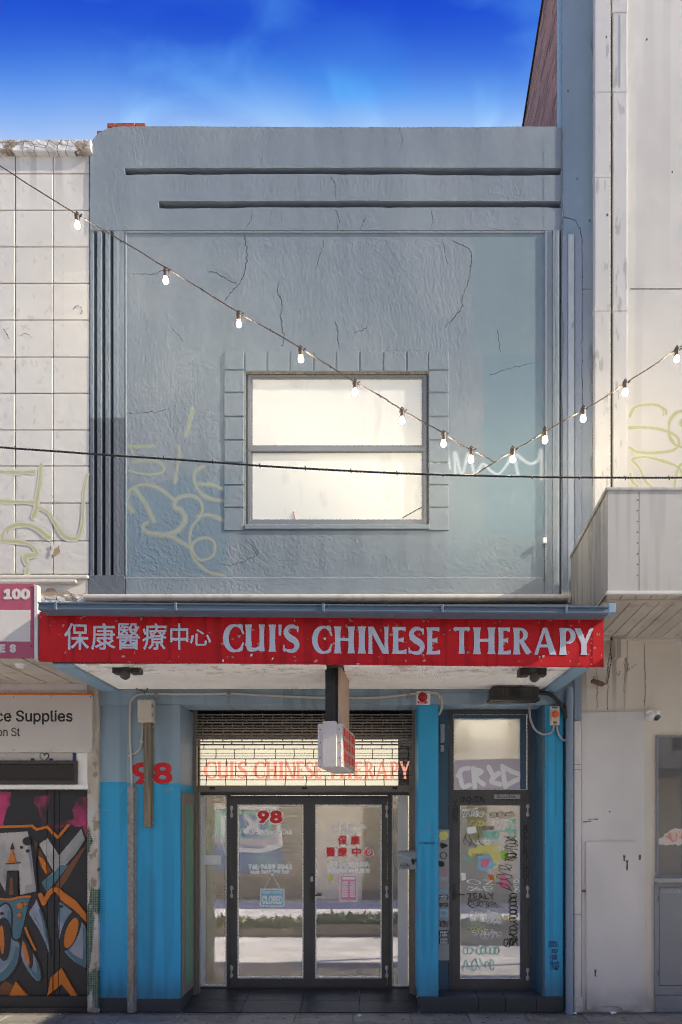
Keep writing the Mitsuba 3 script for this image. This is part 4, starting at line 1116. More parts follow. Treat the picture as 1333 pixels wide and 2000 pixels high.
put(iso, 'marking', pbox(1079, 1090, 1381, 1383, -.0525, -.0505, Y=0.0), 'm_plate_black')
put(iso, 'marking', pbox(1082, 1088, 1409, 1413, -.0525, -.0505, Y=0.0), 'm_plate_black')
solo('conduit_loop', tube([at(u, v, -.03) for u, v in spline([(1036, 1366), (1035, 1385), (1037, 1405), (1046, 1425), (1062, 1434), (1078, 1430), (1083, 1417)], 6)], .0115, 10), 'm_grey_conduit', 'grey flexible conduit looping from the vented box to the orange switch', 'pipe', smooth=True)
solo('conduit_loop', tube([at(u, v, -.03) for u, v in spline([(1088, 1417), (1092, 1434), (1101, 1445), (1112, 1443), (1118, 1432), (1116, 1415), (1108, 1404)], 6)], .0115, 10), 'm_grey_conduit', 'grey flexible conduit loop right of the orange switch', 'pipe', smooth=True)
solo('power_cable', tube([at(u, v, -.05) for u, v in spline([(1054, 1352), (1075, 1356), (1093, 1372), (1103, 1390), (1108, 1404)], 6)], .020, 10), 'm_cable_black', 'thick black cable curving down beside the orange switch', 'cable', smooth=True)
solo('hanging_wire', tube([at(u, v, -.06) for u, v in spline([(282, 1357), (281, 1350), (268, 1346), (268, 1341), (278, 1340), (288, 1344), (286, 1349), (281, 1351)], 6)], .004, 6), 'm_cable_black', 'small loop of black wire above the meter box', 'wire', smooth=True)
solo('door_sensor', cat(pbox(861, 869, 1414, 1450, -.03 + .30, .298, .003, Y=.27), pbox(861, 868, 1455, 1468, .275, .30, .003, Y=.275)), 'm_grey_conduit', 'slim grey sensor box beside the fanlight of the single door', 'sensor')

# notices and small things at the doors
cs = thing('closed_sign', 'pale blue closed sign hanging inside the left glass door', 'sign')
YC = SF + .012
put(cs, 'card', prism(tomap(affinity.rotate(sbox(508, 1736, 556, 1771), .6), YC - .003), YC - .003, YC), 'm_print_white')
put(cs, 'panel', prism(tomap(affinity.rotate(sbox(510.5, 1738.5, 553.5, 1768.5), .6), YC - .005), YC - .005, YC - .0033), 'm_sky_print')
for t_, a_, b_, c_, d_, w_ in (('CLOSED', 512, 552, 1749, 1766, 7), ('SORRY, WE ARE', 513, 551, 1740, 1746.5, 4)): put(cs, 'lettering', prism(tomap(text(t_, a_, b_, c_, d_, w_), YC - .007), YC - .007, YC - .0053), 'm_print_white')
put(cs, 'cord', cat(tube([at(515, 1737, YC), at(532, 1708, YC)], .0022, 5), tube([at(548, 1737, YC), at(532, 1708, YC)], .0022, 5), lathe([(0, 0), (.014, .002), (.014, .012), (0, .016)], at(532, 1708, YC), 'y', 10)), 'm_print_white')
pn = thing('pink_notice', 'pink printed opening hours notice taped to the right glass door', 'notice')
put(pn, 'paper', prism(tomap(sbox(663, 1708, 699, 1761), YC), YC - .001, YC), 'm_print_white')
put(pn, 'print', prism(tomap(sbox(665.5, 1710.5, 696.5, 1758.5), YC), YC - .003, YC - .0013), 'm_notice_pink')
put(pn, 'lettering', prism(tomap(union_all([sbox(668, 1713, 694, 1718)] + [sbox(a, 1721.5 + i * 4.6, b, 1724.3 + i * 4.6) for i in range(7) for a, b in ((668, 680), (684, 694))]), YC), YC - .0048, YC - .0033), 'm_print_white')
st = thing('sticker_strip', 'tall narrow panel crowded with stickers left of the single door', 'sign')
put(st, 'panel', pbox(857, 878, 1620, 1876, SD - .012, SD + .001, .002), 'm_grey_panel')
ys = SD - .016
SK = [('m_lemon', ragged([(860, 1625), (872, 1623), (877, 1632), (873, 1640), (861, 1641), (858, 1633)], .8, 401)), ('m_print_black', ragged([(859, 1648), (866, 1646), (875, 1652), (870, 1655), (862, 1657)], 1.4, 402)), ('m_print_black', Point(867, 1671).buffer(7).difference(Point(867, 1671).buffer(5.4)).difference(sbox(866, 1660, 868, 1690))),
      ('m_print_black', ragged([(858, 1682), (868, 1684), (869, 1692), (859, 1693)], 1.8, 404)), ('m_spray_pink', ragged([(863, 1698), (875, 1699), (874, 1703), (865, 1702)], .8, 405)), ('m_stripe_violet', text('OOGO', 859, 876, 1712, 1720, 4)), ('m_sky_print', text('WORDS', 858, 875, 1737, 1744, 5)),
      ('m_print_black', sbox(858, 1748, 876, 1758)), ('m_print_black', scribble(858, 876, 1763, 1772, 5, 7)), ('m_sky_print', sbox(860, 1776, 875, 1792).difference(Point(867, 1784).buffer(5))), ('m_print_black', scribble(859, 876, 1797, 1812, 9, 7)), ('m_print_black', sbox(857.5, 1817, 877, 1830)), ('m_print_black', sbox(857.5, 1831, 877, 1844))]
for m_, q_ in SK: put(st, 'sticker', prism(tomap(q_, ys), ys, ys + .002), m_)
for t_, a, b, c, d in (('HERE', 859.5, 874.5, 1749.5, 1752.8), ('AROLL', 859.5, 874.5, 1754, 1757), ('INNER', 860, 875, 1819, 1823), ('DRNK', 860, 875, 1825, 1829), ('INNER', 860, 875, 1833, 1837), ('DRNK', 860, 875, 1839, 1843)):
    put(st, 'lettering', prism(tomap(text(t_, a, b, c, d, 4), ys - .003), ys - .003, ys - .001), 'm_print_white')
mbx = thing('letterbox', 'grey metal letterbox panel with scrawled tags at the right of the double doors', 'letterbox')
YM = .30
put(mbx, 'panel', cat(pbox(776, 818, 1662, 1698, YM, YM + .12, .004)), 'm_grey_panel')
put(mbx, 'flap', pbox(780, 814, 1661, 1665, YM - .008, YM - .001, .002), 'm_cabinet')
put(mbx, 'lettering', prism(tomap(text('HILPH', 783, 800, 1686, 1695, 1), YM - .003), YM - .003, YM - .0005), 'm_print_black')
put(mbx, 'graffiti', cat(prism(tomap(stroke([[(780, 1671), (793, 1674), (803, 1678)]], 2.2), YM - .003), YM - .003, YM - .0005)), 'm_sky_print')
put(mbx, 'graffiti', prism(tomap(scribble(804, 817, 1677, 1689, 55, 7).buffer(.2), YM - .003), YM - .003, YM - .0005), 'm_print_black')
for i, (x, y, w, a, l) in enumerate(((-.06, -.12, .05, .3, 'crumpled white paper scrap below the blue pier'), (2.13, -.06, .055, .9, 'white paper scrap at the foot of the cream downpipe'), (2.52, -.05, .07, -.4, 'torn white paper scrap in front of the broken wall panel'), (-3.1, -.1, .03, .2, 'small white paper scrap below the painted doors'))):
    m = trimesh.creation.icosphere(2, w / 2)
    m.vertices *= [1, .6, .28]; m.vertices += .03 * (meshkit.noise(m.vertices * 40 + i * 9, i)[:, None] - .5) * [1, 1, .7]
    m.apply_transform(trimesh.transformations.rotation_matrix(a, [0, 0, 1])); m.apply_translation([x, y, .012])
    solo('paper_scrap', m, 'm_print_white', l, 'litter')

# ================================================================ BRICK CHIMNEY behind the parapet
C = thing('brick_chimney', 'stub of a red brick chimney showing above the rounded parapet corner', 'chimney')
YK = .75
s_ = (D + YK) / F
put(C, 'core', cat(pbox(210, 283, 239.5, 460, YK + .02, YK + .5), pbox(191, 208, 257, 460, YK + .02, YK + .5)), 'm_joint')
for row, (v0, v1, us) in enumerate(((238, 247.5, (208, 226, 264, 285)), (247.5, 256.5, (208, 246, 285)), (253.5, 266.5, (188, 208.5, 250, 285)), (267.5, 277.5, (189, 226, 264, 285)), (278.5, 288, (189, 208, 246, 285)))):
    for a, b in zip(us, us[1:]):
        put(C, 'brick', pbox(a + 1.0, b - 1.0, v0 + .3 + rng.uniform(-.4, .4), v1 - .4, YK - rng.uniform(0, .012), YK + .11, .006), 'm_brick')

# ================================================================ LEFT BUILDING
L = thing('tiled_building', 'cream panelled building with a crumbling coping at the left edge', 'building')
put(L, 'wall', cat(pbox(-420, 175.2, 290, 1350, .030, .30, Y=.03)), 'm_tile_joint')
put(L, 'wall', pbox(-420, 170, 1178, 1540, .018, .0295, Y=.018), 'm_soffit')
m = box(X(-420), X(177.5, -.05), -.05, .30, Z(294, -.05), Z(270.5, -.05), .008).subdivide_to_size(.10)
m.vertices += .009 * (meshkit.fbm(m.vertices * 9, 3)[:, None] - .5) * [.2, 1, 1]
put(L, 'coping', m, 'm_coping')
put(L, 'rear_wing', box(X(-420), X(174), .31, 9.0, 0, 8.3), 'm_offwhite')
put(L, 'coping_fillet', pbox(-420, 176.5, 293, 297, -.03, .1, .006, Y=0.0), 'm_coping')
hz = [297.5, 338, 409.5, 481, 552.5, 624, 696.5, 767.5, 839, 909.5, 982, 1056, 1121]
vx = [-409, -336, -262, -189, -116, -43, 30, 103.5, 175]
for i in range(12):
    for j in range(5, 8):
        bow = rng.uniform(-.003, .002)
        put(L, 'panel', pbox(vx[j] + .9, vx[j + 1] - .9, hz[i] + .8, hz[i + 1] - .8, .006 + bow, .031, .004, Y=0.0), 'm_cream_tile')
put(L, 'ledge', cat(pbox(-420, 172, 1122, 1129, -.03, .03, .008, Y=0.0), pbox(-420, 148, 1131, 1137, -.05, .03, .008, Y=0.0)), 'm_offwhite')
put(L, 'ledge_face', pbox(-420, 172.5, 1129, 1178, .000, .03, Y=0.0), 'm_offwhite')
put(L, 'torn_render', prism(tomap(ragged([(72, 1150), (85, 1158), (100, 1148), (118, 1162), (135, 1155), (150, 1163), (170, 1158), (172, 1178), (72, 1178)], 2.0, 11)), -.018, -.002), 'm_torn')
put(L, 'torn_render', prism(tomap(ragged([(74, 1162), (100, 1166), (130, 1163), (166, 1166), (168, 1179), (74, 1179)], 2.2, 12)), -.04, -.0185), 'm_coping')
put(L, 'hole', prism(tomap(ragged([(99, 1064), (115, 1061), (117, 1080), (103, 1086), (98, 1075)], 1.6, 13)), .001, .0025), 'm_torn')
put(L, 'hole_edge', prism(tomap(ragged([(99, 1064), (118, 1058), (114, 1068), (106, 1072), (100, 1086)], 1.6, 14)), -.005, .0005), 'm_offwhite')
for i, (pts, w) in enumerate((([(143, 605), (146, 598), (152, 597), (160, 600)], 1.6), ([(157, 600), (160, 606), (157, 612)], 1.5), ([(168, 318), (173, 315)], 3), ([(5, 640), (12, 650), (18, 662)], 2.5), ([(8, 645), (18, 640)], 1.5), ([(36, 655), (52, 650), (62, 658)], 1.3), ([(44, 637), (62, 642)], 1.2), ([(0, 412), (8, 408)], 1.6), ([(16, 670), (20, 678)], 2.0), ([(100, 560), (106, 582)], 1.0))):
    crack(pts, w, 700 + i, y0=.0005, holder=L, mat='m_joint')
for s_k in ([[(0, 921), (30, 922), (66, 921)], [(80, 906), (78, 940), (72, 975), (70, 1000), (64, 1010), (68, 995), (80, 993), (95, 1002), (110, 1025), (124, 1045), (140, 1052), (155, 1045), (162, 1010), (164, 960), (172, 925)], [(0, 978), (35, 980), (72, 980)], [(4, 1052), (8, 1038), (22, 1028), (45, 1024), (70, 1030), (96, 1050)], [(4, 1055), (40, 1058), (62, 1066), (72, 1082), (50, 1086), (52, 1100)], [(53, 1112), (53, 1120)]]):
    spray(L, s_k, 8.0, 'm_spray_olive', len(scene), y0=.0012)
# street canopy of the left building
YL = -1.10
put(L, 'canopy', cat(box(X(-480), X(70, YL), YL + .03, .0, Z(1284, YL) + .02, Z(1284, YL) + .30)), 'm_offwhite')
put(L, 'canopy_edge', pbox(66.5, 73.5, 1142, 1288, YL - .02, YL + .04, .003), 'm_offwhite')
for i in range(14):
    x1 = X(100, YL) - i * .27
    put(L, 'soffit_board', box(x1 - .254, x1, YL + .035, -.004, Z(1286, YL) + .005, Z(1286, YL) + .018, .003), 'm_soffit_board')
pk = thing('pink_sign', 'faded pink fascia sign numbered 100 with a white panel at the left edge', 'sign')
put(pk, 'board', pbox(-300, 66.5, 1139, 1284, YL - .012, YL + .02, .003), 'm_pink_sign')
put(pk, 'panel', pbox(-260, 59, 1191, 1252.5, YL - .016, YL - .0125), 'm_sign_white')
put(pk, 'lettering', prism(tomap(text('100', 7, 58.5, 1149.5, 1170.5, 8), YL - .013), YL - .016, YL - .0125), 'm_sign_white')
for t_, a_ in (('P', -42), ('L', -20), ('E', -2), ('S', 19)): put(pk, 'letter', prism(tomap(text(t_, a_, a_ + 12.5, 1258, 1274.5, 9), YL - .013), YL - .016, YL - .0125), 'm_sign_white')
put(pk, 'screw', cat(*[lathe([(0, 0), (.008, 0), (.005, .005), (0, .006)], at(61, v, YL - .012), 'y', 8) for v in (1146, 1262)]), 'm_dark_metal', stuff=True)
solo('ceiling_lamp', lathe([(0, -.10), (.03, -.098), (.058, -.07), (.07, -.02), (.07, 0), (.085, 0), (.085, .02), (0, .02)], [X(40, -.85), -.85, Z(1287, -.85) + .02], n=24), 'm_white', 'white dome lamp under the canopy beside the pink sign', 'lamp', smooth=40)
su = thing('supply_sign', 'white shop sign reading supplies above the painted doors', 'sign')
put(su, 'board', pbox(-300, 180, 1357, 1469, -.06, -.02, .003, Y=-.06), 'm_sign_white')
put(su, 'top_strip', pbox(-300, 180, 1353, 1357.2, -.068, -.02, .002, Y=-.06), 'm_orange')
put(su, 'lettering', prism(tomap(text('ce Supplies', -8, 142, 1387, 1415, 2), -.06), -.0635, -.061), 'm_print_black')
put(su, 'lettering', prism(tomap(text('on St', -5, 39, 1421, 1438, 0), -.06), -.0635, -.061), 'm_print_black')
put(su, 'screw', cat(*[lathe([(0, 0), (.006, 0), (.004, .004), (0, .005)], at(u, v, -.06), 'y', 8) for u in (27, 101, 177) for v in (1361, 1465)]), 'm_dark_metal', stuff=True)
put(L, 'transom_panel', pbox(-420, 148, 1470, 1486, -.012, .017, Y=0.0), 'm_sign_white')
put(L, 'sticker', prism(tomap(stroke([[(88, 1487), (80, 1479), (81, 1472), (86, 1472), (88, 1476)]], 1.8)), -.0165, -.013), 'm_green_board')
put(L, 'sticker', prism(tomap(stroke([[(88, 1487), (96, 1479), (95, 1472), (90, 1472), (88, 1476)]], 1.8)), -.0165, -.013), 'm_print_black')
put(L, 'sticker', cat(*[pbox(a, a + 7, 1481, 1485.5, -.0165, -.013, Y=0.0) for a in (60, 96)] + [pbox(142, 148, 1470, 1485, -.0165, -.013, Y=0.0)]), 'm_pen_navy')
put(L, 'vent_grille', cat(ring(-300, 149, 1485, 1531, 5, 7, -.05, .01), pbox(-296, 145, 1491, 1525, -.028, -.02, Y=0.0)), 'm_grille', label='dark meshed fanlight grille above the painted doors')
put(L, 'grille_mesh', cat(*[pbox(u, u + .9, 1492, 1524, -.031, -.0285, Y=0.0) for u in np.arange(-30, 145, 3.4)] + [pbox(-30, 145, v, v + .8, -.0325, -.0315, Y=0.0) for v in np.arange(1494, 1524, 4.0)]), 'm_plate_black', stuff=True)
put(L, 'cream_block', pbox(149.5, 171, 1469.5, 1533, -.012, .017, .003, Y=0.0), 'm_soffit')
put(L, 'lintel', pbox(-420, 171, 1532, 1541, -.03, .06, .004, Y=0.0), 'm_soffit')
put(L, 'pier', pbox(170.5, 192, 1310, 1978, -.02, .25, .004, Y=0.0), 'm_old_pier', label='flaking pier with remnants of green mosaic')
put(L, 'doorway', pbox(-420, 170, 1541, 1978, .10, .3, Y=0.0), 'm_mural_black')

YD_ = .06
s0 = lambda g: tomap(g, YD_)
MD = []
for a, b in ((-70, 92), (92.8, 105), (105.8, 116), (116.8, 170)):
    k = f'{L}__painted_door'
    k = k if k not in scene else numbered(k)
    scene[k] = mikit.ply(pbox(a, b, 1541.5, 1945, YD_ - (0.012 if a in (92.8,) else 0), YD_ + .035, .002, Y=0.0), 'm_mural_black')
    MD.append((k, a, b))
labels[MD[0][0]] = {'label': 'black door panel painted with cream, grey and orange graffiti letters'}
put(L, 'kick_plate', cat(pbox(-420, 170, 1946, 1969, .02, .10, .003, Y=0.0), pbox(-420, 170, 1969, 1978, -.01, .10, .002, Y=0.0)), 'm_plate_black')
# painted letter shapes, back to front
MUR = [
    ('m_mural_pink', ragged([(-20, 1545), (22, 1547), (20, 1570), (12, 1584), (6, 1612), (-4, 1612), (0, 1586), (-20, 1576)], 1.0, 21)),
    ('m_mural_pink', ragged([(68, 1556), (104, 1552), (98, 1575), (88, 1590), (92, 1606), (82, 1615), (80, 1600), (76, 1580), (66, 1568)], 1.0, 22)),
    ('m_mural_pink', ragged([(150, 1560), (170, 1556), (170, 1640), (165, 1645), (160, 1630), (153, 1642), (156, 1615), (140, 1612), (95, 1620), (94, 1608), (145, 1600), (142, 1582)], 1.2, 23)),
    ('m_mural_brown', Polygon([(66, 1640), (92, 1665), (105, 1700), (96, 1712), (78, 1690)])), ('m_mural_brown', Polygon([(170, 1650), (130, 1720), (112, 1742), (105, 1735), (150, 1668)])),
    ('m_mural_brown', Polygon([(-20, 1950), (10, 1915), (60, 1945)])),
    ('m_mural_cream', Polygon([(-40, 1628), (56, 1622), (63, 1660), (73, 1742), (38, 1750), (36, 1702), (16, 1702), (12, 1748), (-2, 1722), (-40, 1722)])),
    ('m_mural_cream', Polygon([(74, 1648), (95, 1634), (116, 1668), (160, 1615), (168, 1640), (150, 1668), (122, 1700), (92, 1744), (81, 1722), (104, 1702)])),
    ('m_mural_teal', Polygon([(104, 1706), (118, 1690), (135, 1690), (92, 1744), (82, 1724)])),
    ('m_mural_teal', Polygon([(-40, 1758), (60, 1750), (40, 1830), (30, 1838), (-40, 1838)])),
    ('m_mural_grey', Polygon(spline([(0, 1770), (14, 1764), (24, 1782), (24, 1830), (40, 1842), (36, 1880), (20, 1906), (0, 1918), (-30, 1900), (-30, 1780)], 5))),
    ('m_mural_grey', Polygon(spline([(72, 1752), (86, 1790), (96, 1830), (100, 1865), (92, 1852), (76, 1818), (62, 1795), (56, 1782), (66, 1765)], 5))),
    ('m_mural_grey', Polygon(spline([(45, 1826), (60, 1850), (76, 1880), (82, 1908), (75, 1918), (60, 1905), (45, 1880), (40, 1860)], 5))),
    ('m_mural_grey', Polygon(spline([(116, 1758), (135, 1772), (158, 1795), (171, 1820), (171, 1886), (160, 1888), (135, 1870), (118, 1845), (112, 1800)], 5))),
    ('m_mural_black', affinity.rotate(ell(139, 1817, 17, 42), 20)),
    ('m_mural_orange', affinity.rotate(ell(140, 1822, 11, 31), 18)),
    ('m_mural_black', Polygon(spline([(0, 1795), (10, 1792), (20, 1806), (22, 1835), (16, 1870), (4, 1874), (-10, 1840)], 5))),
    ('m_mural_orange', affinity.rotate(ell(5, 1835, 4.5, 28), -2)),
    ('m_mural_black', Polygon(spline([(46, 1830), (58, 1845), (66, 1870), (62, 1892), (54, 1880), (46, 1855)], 5))), ('m_mural_orange', affinity.rotate(ell(52, 1862, 4, 24), 14 - 28)),
    ('m_mural_orange', stroke([[(0, 1755), (18, 1757), (40, 1752), (60, 1751)]], 4)), ('m_mural_orange', stroke([[(80, 1748), (86, 1764), (95, 1748), (104, 1738), (114, 1738), (124, 1748)]], 9, False)),
    ('m_mural_orange', Polygon([(108, 1738), (125, 1742), (150, 1760), (170, 1785), (170, 1802), (150, 1780), (120, 1758)])),
    ('m_mural_orange', stroke([[(0, 1615), (40, 1614), (64, 1613), (72, 1620), (94, 1615), (114, 1636), (134, 1612)]], 5, False)),
    ('m_mural_orange', Polygon([(16, 1686), (25, 1658), (33, 1686)])), ('m_mural_black', Polygon([(21, 1659), (25, 1646), (29, 1659)])), ('m_mural_black', stroke([[(14, 1687), (40, 1685)]], 2, False)),
    ('m_mural_orange', Polygon(spline([(76, 1672), (88, 1680), (94, 1700), (92, 1708), (84, 1695)], 4))), ('m_mural_orange', stroke([[(51, 1812), (58, 1830), (70, 1855)]], 4)),
    ('m_mural_orange', Point(40, 1769).buffer(6)), ('m_mural_orange', Point(39, 1787).buffer(4.5)), ('m_mural_orange', Point(51, 1765).buffer(3)), ('m_mural_black', Point(54, 1643).buffer(8)), ('m_mural_black', Point(43, 1655).buffer(2.6)), ('m_mural_black', Point(55, 1662).buffer(3)), ('m_mural_black', Point(121, 1770).buffer(3)), ('m_mural_black', Point(5, 1784).buffer(3)),
    ('m_mural_orange', Polygon([(20, 1944), (32, 1916), (55, 1944)])), ('m_mural_orange', Polygon([(95, 1944), (102, 1908), (122, 1890), (152, 1944), (140, 1944), (122, 1922)])),
    ('m_mural_black', stroke([[(75, 1648), (70, 1690), (74, 1742)]], 3, False)), ('m_mural_black', Polygon([(16, 1704), (36, 1703), (37, 1749), (12, 1749)])), ('m_mural_brown', Polygon([(22, 1714), (26, 1714), (28, 1748), (20, 1748)])),
]
for m_, g_ in [(m_, g_) for m_, g_ in MUR if m_ in ('m_mural_cream', 'm_mural_grey') and g_.area > 700]:      # black outlines, brushed highlights
    MUR.insert(MUR.index((m_, g_)) + 1, ('m_mural_black', g_.buffer(0).boundary.buffer(1.8)))
    c_ = g_.buffer(-5)
    MUR.insert(MUR.index((m_, g_)) + 1, ('m_mural_teal' if m_ == 'm_mural_grey' else 'm_mural_shade', affinity.translate(c_, 7, 9).intersection(g_.buffer(-2)).difference(affinity.translate(c_, -4, -12)) if not c_.is_empty else g_.buffer(-9)))
scene['m_mural_shade'] = pr(proc(smoke((0.22, 0.24, 0.235), 2.0, (0.36, 0.34, 0.30))), 0.5)
for i, (m_, g_) in enumerate(MUR):
    for k, a, b in MD:
        w = g_.buffer(0).intersection(sbox(a + .4, 1542, b - .4, 1944.5))
        w = union_all(polys(w)) if polys(w) else w
        if w.area > 2:
            yy = YD_ - (0.012 if a == 92.8 else 0) - .0004 * (i + 2)
            put(k, 'paint', prism(s0(w), yy, yy + .0004 * (i + 1.5)), m_)

# ================================================================ RIGHT BUILDING
G = thing('white_building', 'tall white rendered building with square downpipes and a boxed metal canopy at the right edge', 'building')
YT = -.02
put(G, 'wall', cat(box(X(1096.8), 12, YT, .30, Z(1250), 11.6), ), 'm_white_wall')
put(G, 'lower_wall', box(X(1136.2), 12, .025, .30, 0, Z(1250.2)), 'm_lower_wall')
put(G, 'lower_wall', cat(box(X(1122), X(1136), YT + .003, .26, Z(1407), Z(1180)), ), 'm_downpipe', label='blue painted strip at the corner under the awning')
br = Polygon([(.03, 9.16), (.36, 9.16), (.36, 2.0), (5.2, 2.0), (5.2, 9.1), (.03, 11.33)])
put(G, 'brick_side_wall', prism_x(br, X(1091), X(1091) + .12), 'm_brickwork')
put(G, 'rear_wing', box(X(1091) + .125, 12, .31, 9.0, 0, 9.0), 'm_offwhite')
put(G, 'side_coping', prism_x(Polygon([(.03, 11.33), (5.2, 9.1), (5.2, 9.13), (.03, 11.36)]), X(1091) - .02, X(1091) + .14), 'm_plate_black')
for i in range(5):
    put(G, 'corner_trim', pbox(1091 + i * 2, 1092.4 + i * 2, -120, 248, -.012, .028, .001, Y=0.0), 'm_beam')
put(G, 'corner_trim', pbox(1090.8, 1102, -120, 246, -.008, .025, Y=0.0), 'm_beam')
pl = [(1098, 1110, -.034), (1110.5, 1123, -.050), (1123.5, 1137, -.034)]
put(G, 'pilaster', cat(*[pbox(a, b, 456 + (0 if i == 1 else 4), 1178, d, YT + .003, .004, Y=0.0) for i, (a, b, d) in enumerate(pl)]), 'm_white_wall')
crack([(1098, 430), (1106, 428), (1122, 433), (1130, 446), (1136, 462), (1137, 560), (1136, 700), (1137, 800)], 1.6, 900, y0=YT - .002, holder=G, mat='m_plate_black')
crack([(1096, 250), (1096.5, 330), (1097, 430), (1094, 445), (1097, 460), (1095.5, 700), (1096, 1110)], 2.2, 903, y0=-.052, holder=G, mat='m_dark_line')
crack([(1158, 0), (1159, 150), (1158, 300), (1159, 560), (1158, 800), (1157, 960)], 2.0, 904, y0=YT - .0025, holder=G, mat='m_rust')


def square_pipe(u0, u1, d, joints, top=None):
    k = f'{G}__downpipe' if f'{G}__downpipe' not in scene else f'{G}__downpipe_001'
    scene[k] = mikit.ply(cat(*[pbox(u0, u1, a, b, YT - d, YT - .003, .004, Y=0.0) for a, b in zip(joints, joints[1:])]), 'm_white_pipe')
    for v in joints[1:-1]:
        put(k, 'collar', pbox(u0 - .8, u1 + .8, v - 9, v, YT - d - .004, YT - .003, .002, Y=0.0), 'm_white_pipe')


scene['m_white_pipe'] = pr(proc(lambda p, n, uv: mi.Color3f(0.525, 0.51, 0.475) * (0.86 + 0.2 * fbm(p.x * 5, p.z * 1.5, p.y * 4)) * (1 - 0.3 * smoothstep(0.68, 0.8, fbm(p.x * 20, p.z * 5, 3.0)))), 0.42)
square_pipe(1163, 1193, .075, [-130, 178, 345, 606, 1250])
square_pipe(1199, 1226, .052, [24, 178, 606, 1250])
put(G, 'pipe_head', cat(pbox(1197, 1226.5, -130, 23, YT - .048, YT - .003, .004, Y=0.0), pbox(1212.5, 1213.8, 26, 168, YT - .058, YT - .052, Y=0.0)), 'm_white_pipe')
put(G, 'pipe_gap', pbox(1193.6, 1198.6, -130, 1250, YT - .012, YT - .004, Y=0.0), 'm_dark_metal')  # dark strip standing in for the shade between the pipes
put(G, 'joint', cat(pbox(1137, 1162, 563, 564.6, YT - .0035, YT - .001, Y=0.0), pbox(1232, 1700, 562, 563.6, YT - .0035, YT - .001, Y=0.0)), 'm_joint')
for s_k in ([[(1231, 812), (1240, 796), (1262, 790), (1285, 791), (1300, 800), (1302, 808)], [(1231, 835), (1255, 834), (1290, 838), (1320, 850), (1327, 868), (1312, 880), (1275, 884), (1245, 882), (1231, 874)], [(1340, 800), (1322, 806), (1309, 822), (1308, 848), (1320, 868), (1340, 874)], [(1238, 895), (1262, 892), (1295, 900), (1325, 912), (1336, 930)], [(1235, 898), (1250, 915), (1262, 940), (1275, 952)], [(1232, 925), (1236, 940), (1246, 950)], [(1318, 950), (1322, 925), (1330, 908), (1340, 903)], [(1338, 836), (1330, 828), (1336, 815)]]):
    spray(G, s_k, 7.5, 'm_spray_olive', len(scene), Y=YT, y0=YT - .0016)
for i, (u, v) in enumerate(((1264, 76), (1314, 335), (1152, 430), (1182, 432), (1110, 177), (1128, 348), (1180, 88))):
    put(G, 'scuff', prism(tomap(ragged([(u - 1.1, v - 2), (u + .8, v - 2), (u + 1.4, v + 2), (u - .8, v + 2)], .6, 500 + i), YT), YT - .08 if 1163 < u < 1193 else YT - .003, (YT - .077 if 1163 < u < 1193 else YT - .0005)), 'm_dark_metal')
# canopy box
YR = -1.12
xl = X(1187, YR)
zt, zw, zb2, zs2 = Z(958, YR), Z(1096, 0), Z(1154, YR), Z(1247, 0)
CX1 = 12.0
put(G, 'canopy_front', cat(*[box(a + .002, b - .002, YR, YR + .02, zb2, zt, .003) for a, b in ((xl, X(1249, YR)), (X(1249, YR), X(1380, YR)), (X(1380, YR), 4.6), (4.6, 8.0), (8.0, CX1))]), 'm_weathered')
put(G, 'canopy_side', prism_x(Polygon([(YR + .021, zb2), (YR + .021, zt - .01), (YT - .055, zw), (YT - .055, zs2 - .01)]), xl, xl + .02), 'm_weathered', label='dirty end panel of the canopy with shade painted in')
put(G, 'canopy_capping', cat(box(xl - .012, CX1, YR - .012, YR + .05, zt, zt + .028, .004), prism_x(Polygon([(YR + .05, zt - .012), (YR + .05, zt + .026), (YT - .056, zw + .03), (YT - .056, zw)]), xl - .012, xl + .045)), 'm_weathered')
put(G, 'canopy_trim', cat(box(xl - .008, CX1, YR - .010, YR + .03, zb2 - .03, zb2, .004)), 'm_offwhite')
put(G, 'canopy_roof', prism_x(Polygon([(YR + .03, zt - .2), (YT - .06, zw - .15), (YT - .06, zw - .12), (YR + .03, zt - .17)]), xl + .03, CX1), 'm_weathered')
put(G, 'rivet', cat(*[lathe([(0, 0), (.007, 0), (.005, .005), (0, .006)], at(1246.5, v, YR), 'y', 8) for v in range(976, 1140, 21)]), 'm_rust', stuff=True)
for i in range(40):
    a = xl + .03 + i * .130
    m = box(a + .004, a + .126, 0, 1, 0, .014, .002)
    m.vertices[:, 2] += np.where(m.vertices[:, 1] < .5, zb2 - .012, zs2 + .002)
    m.vertices[:, 1] = np.where(m.vertices[:, 1] < .5, YR + .035, YT - .003)
    put(G, 'soffit_board', m, 'm_soffit_board')
put(G, 'soffit_backing', prism_x(Polygon([(YR + .03, zb2 + .012), (YT - .004, zs2 + .026), (YT - .004, zs2 + .04), (YR + .03, zb2 + .03)]), xl + .03, CX1), 'm_rust')
put(G, 'soffit_batten', box(xl + .05, CX1, YR + .14, YR + .20, zb2 - .040, zb2 - .021, .003), 'm_soffit_board')
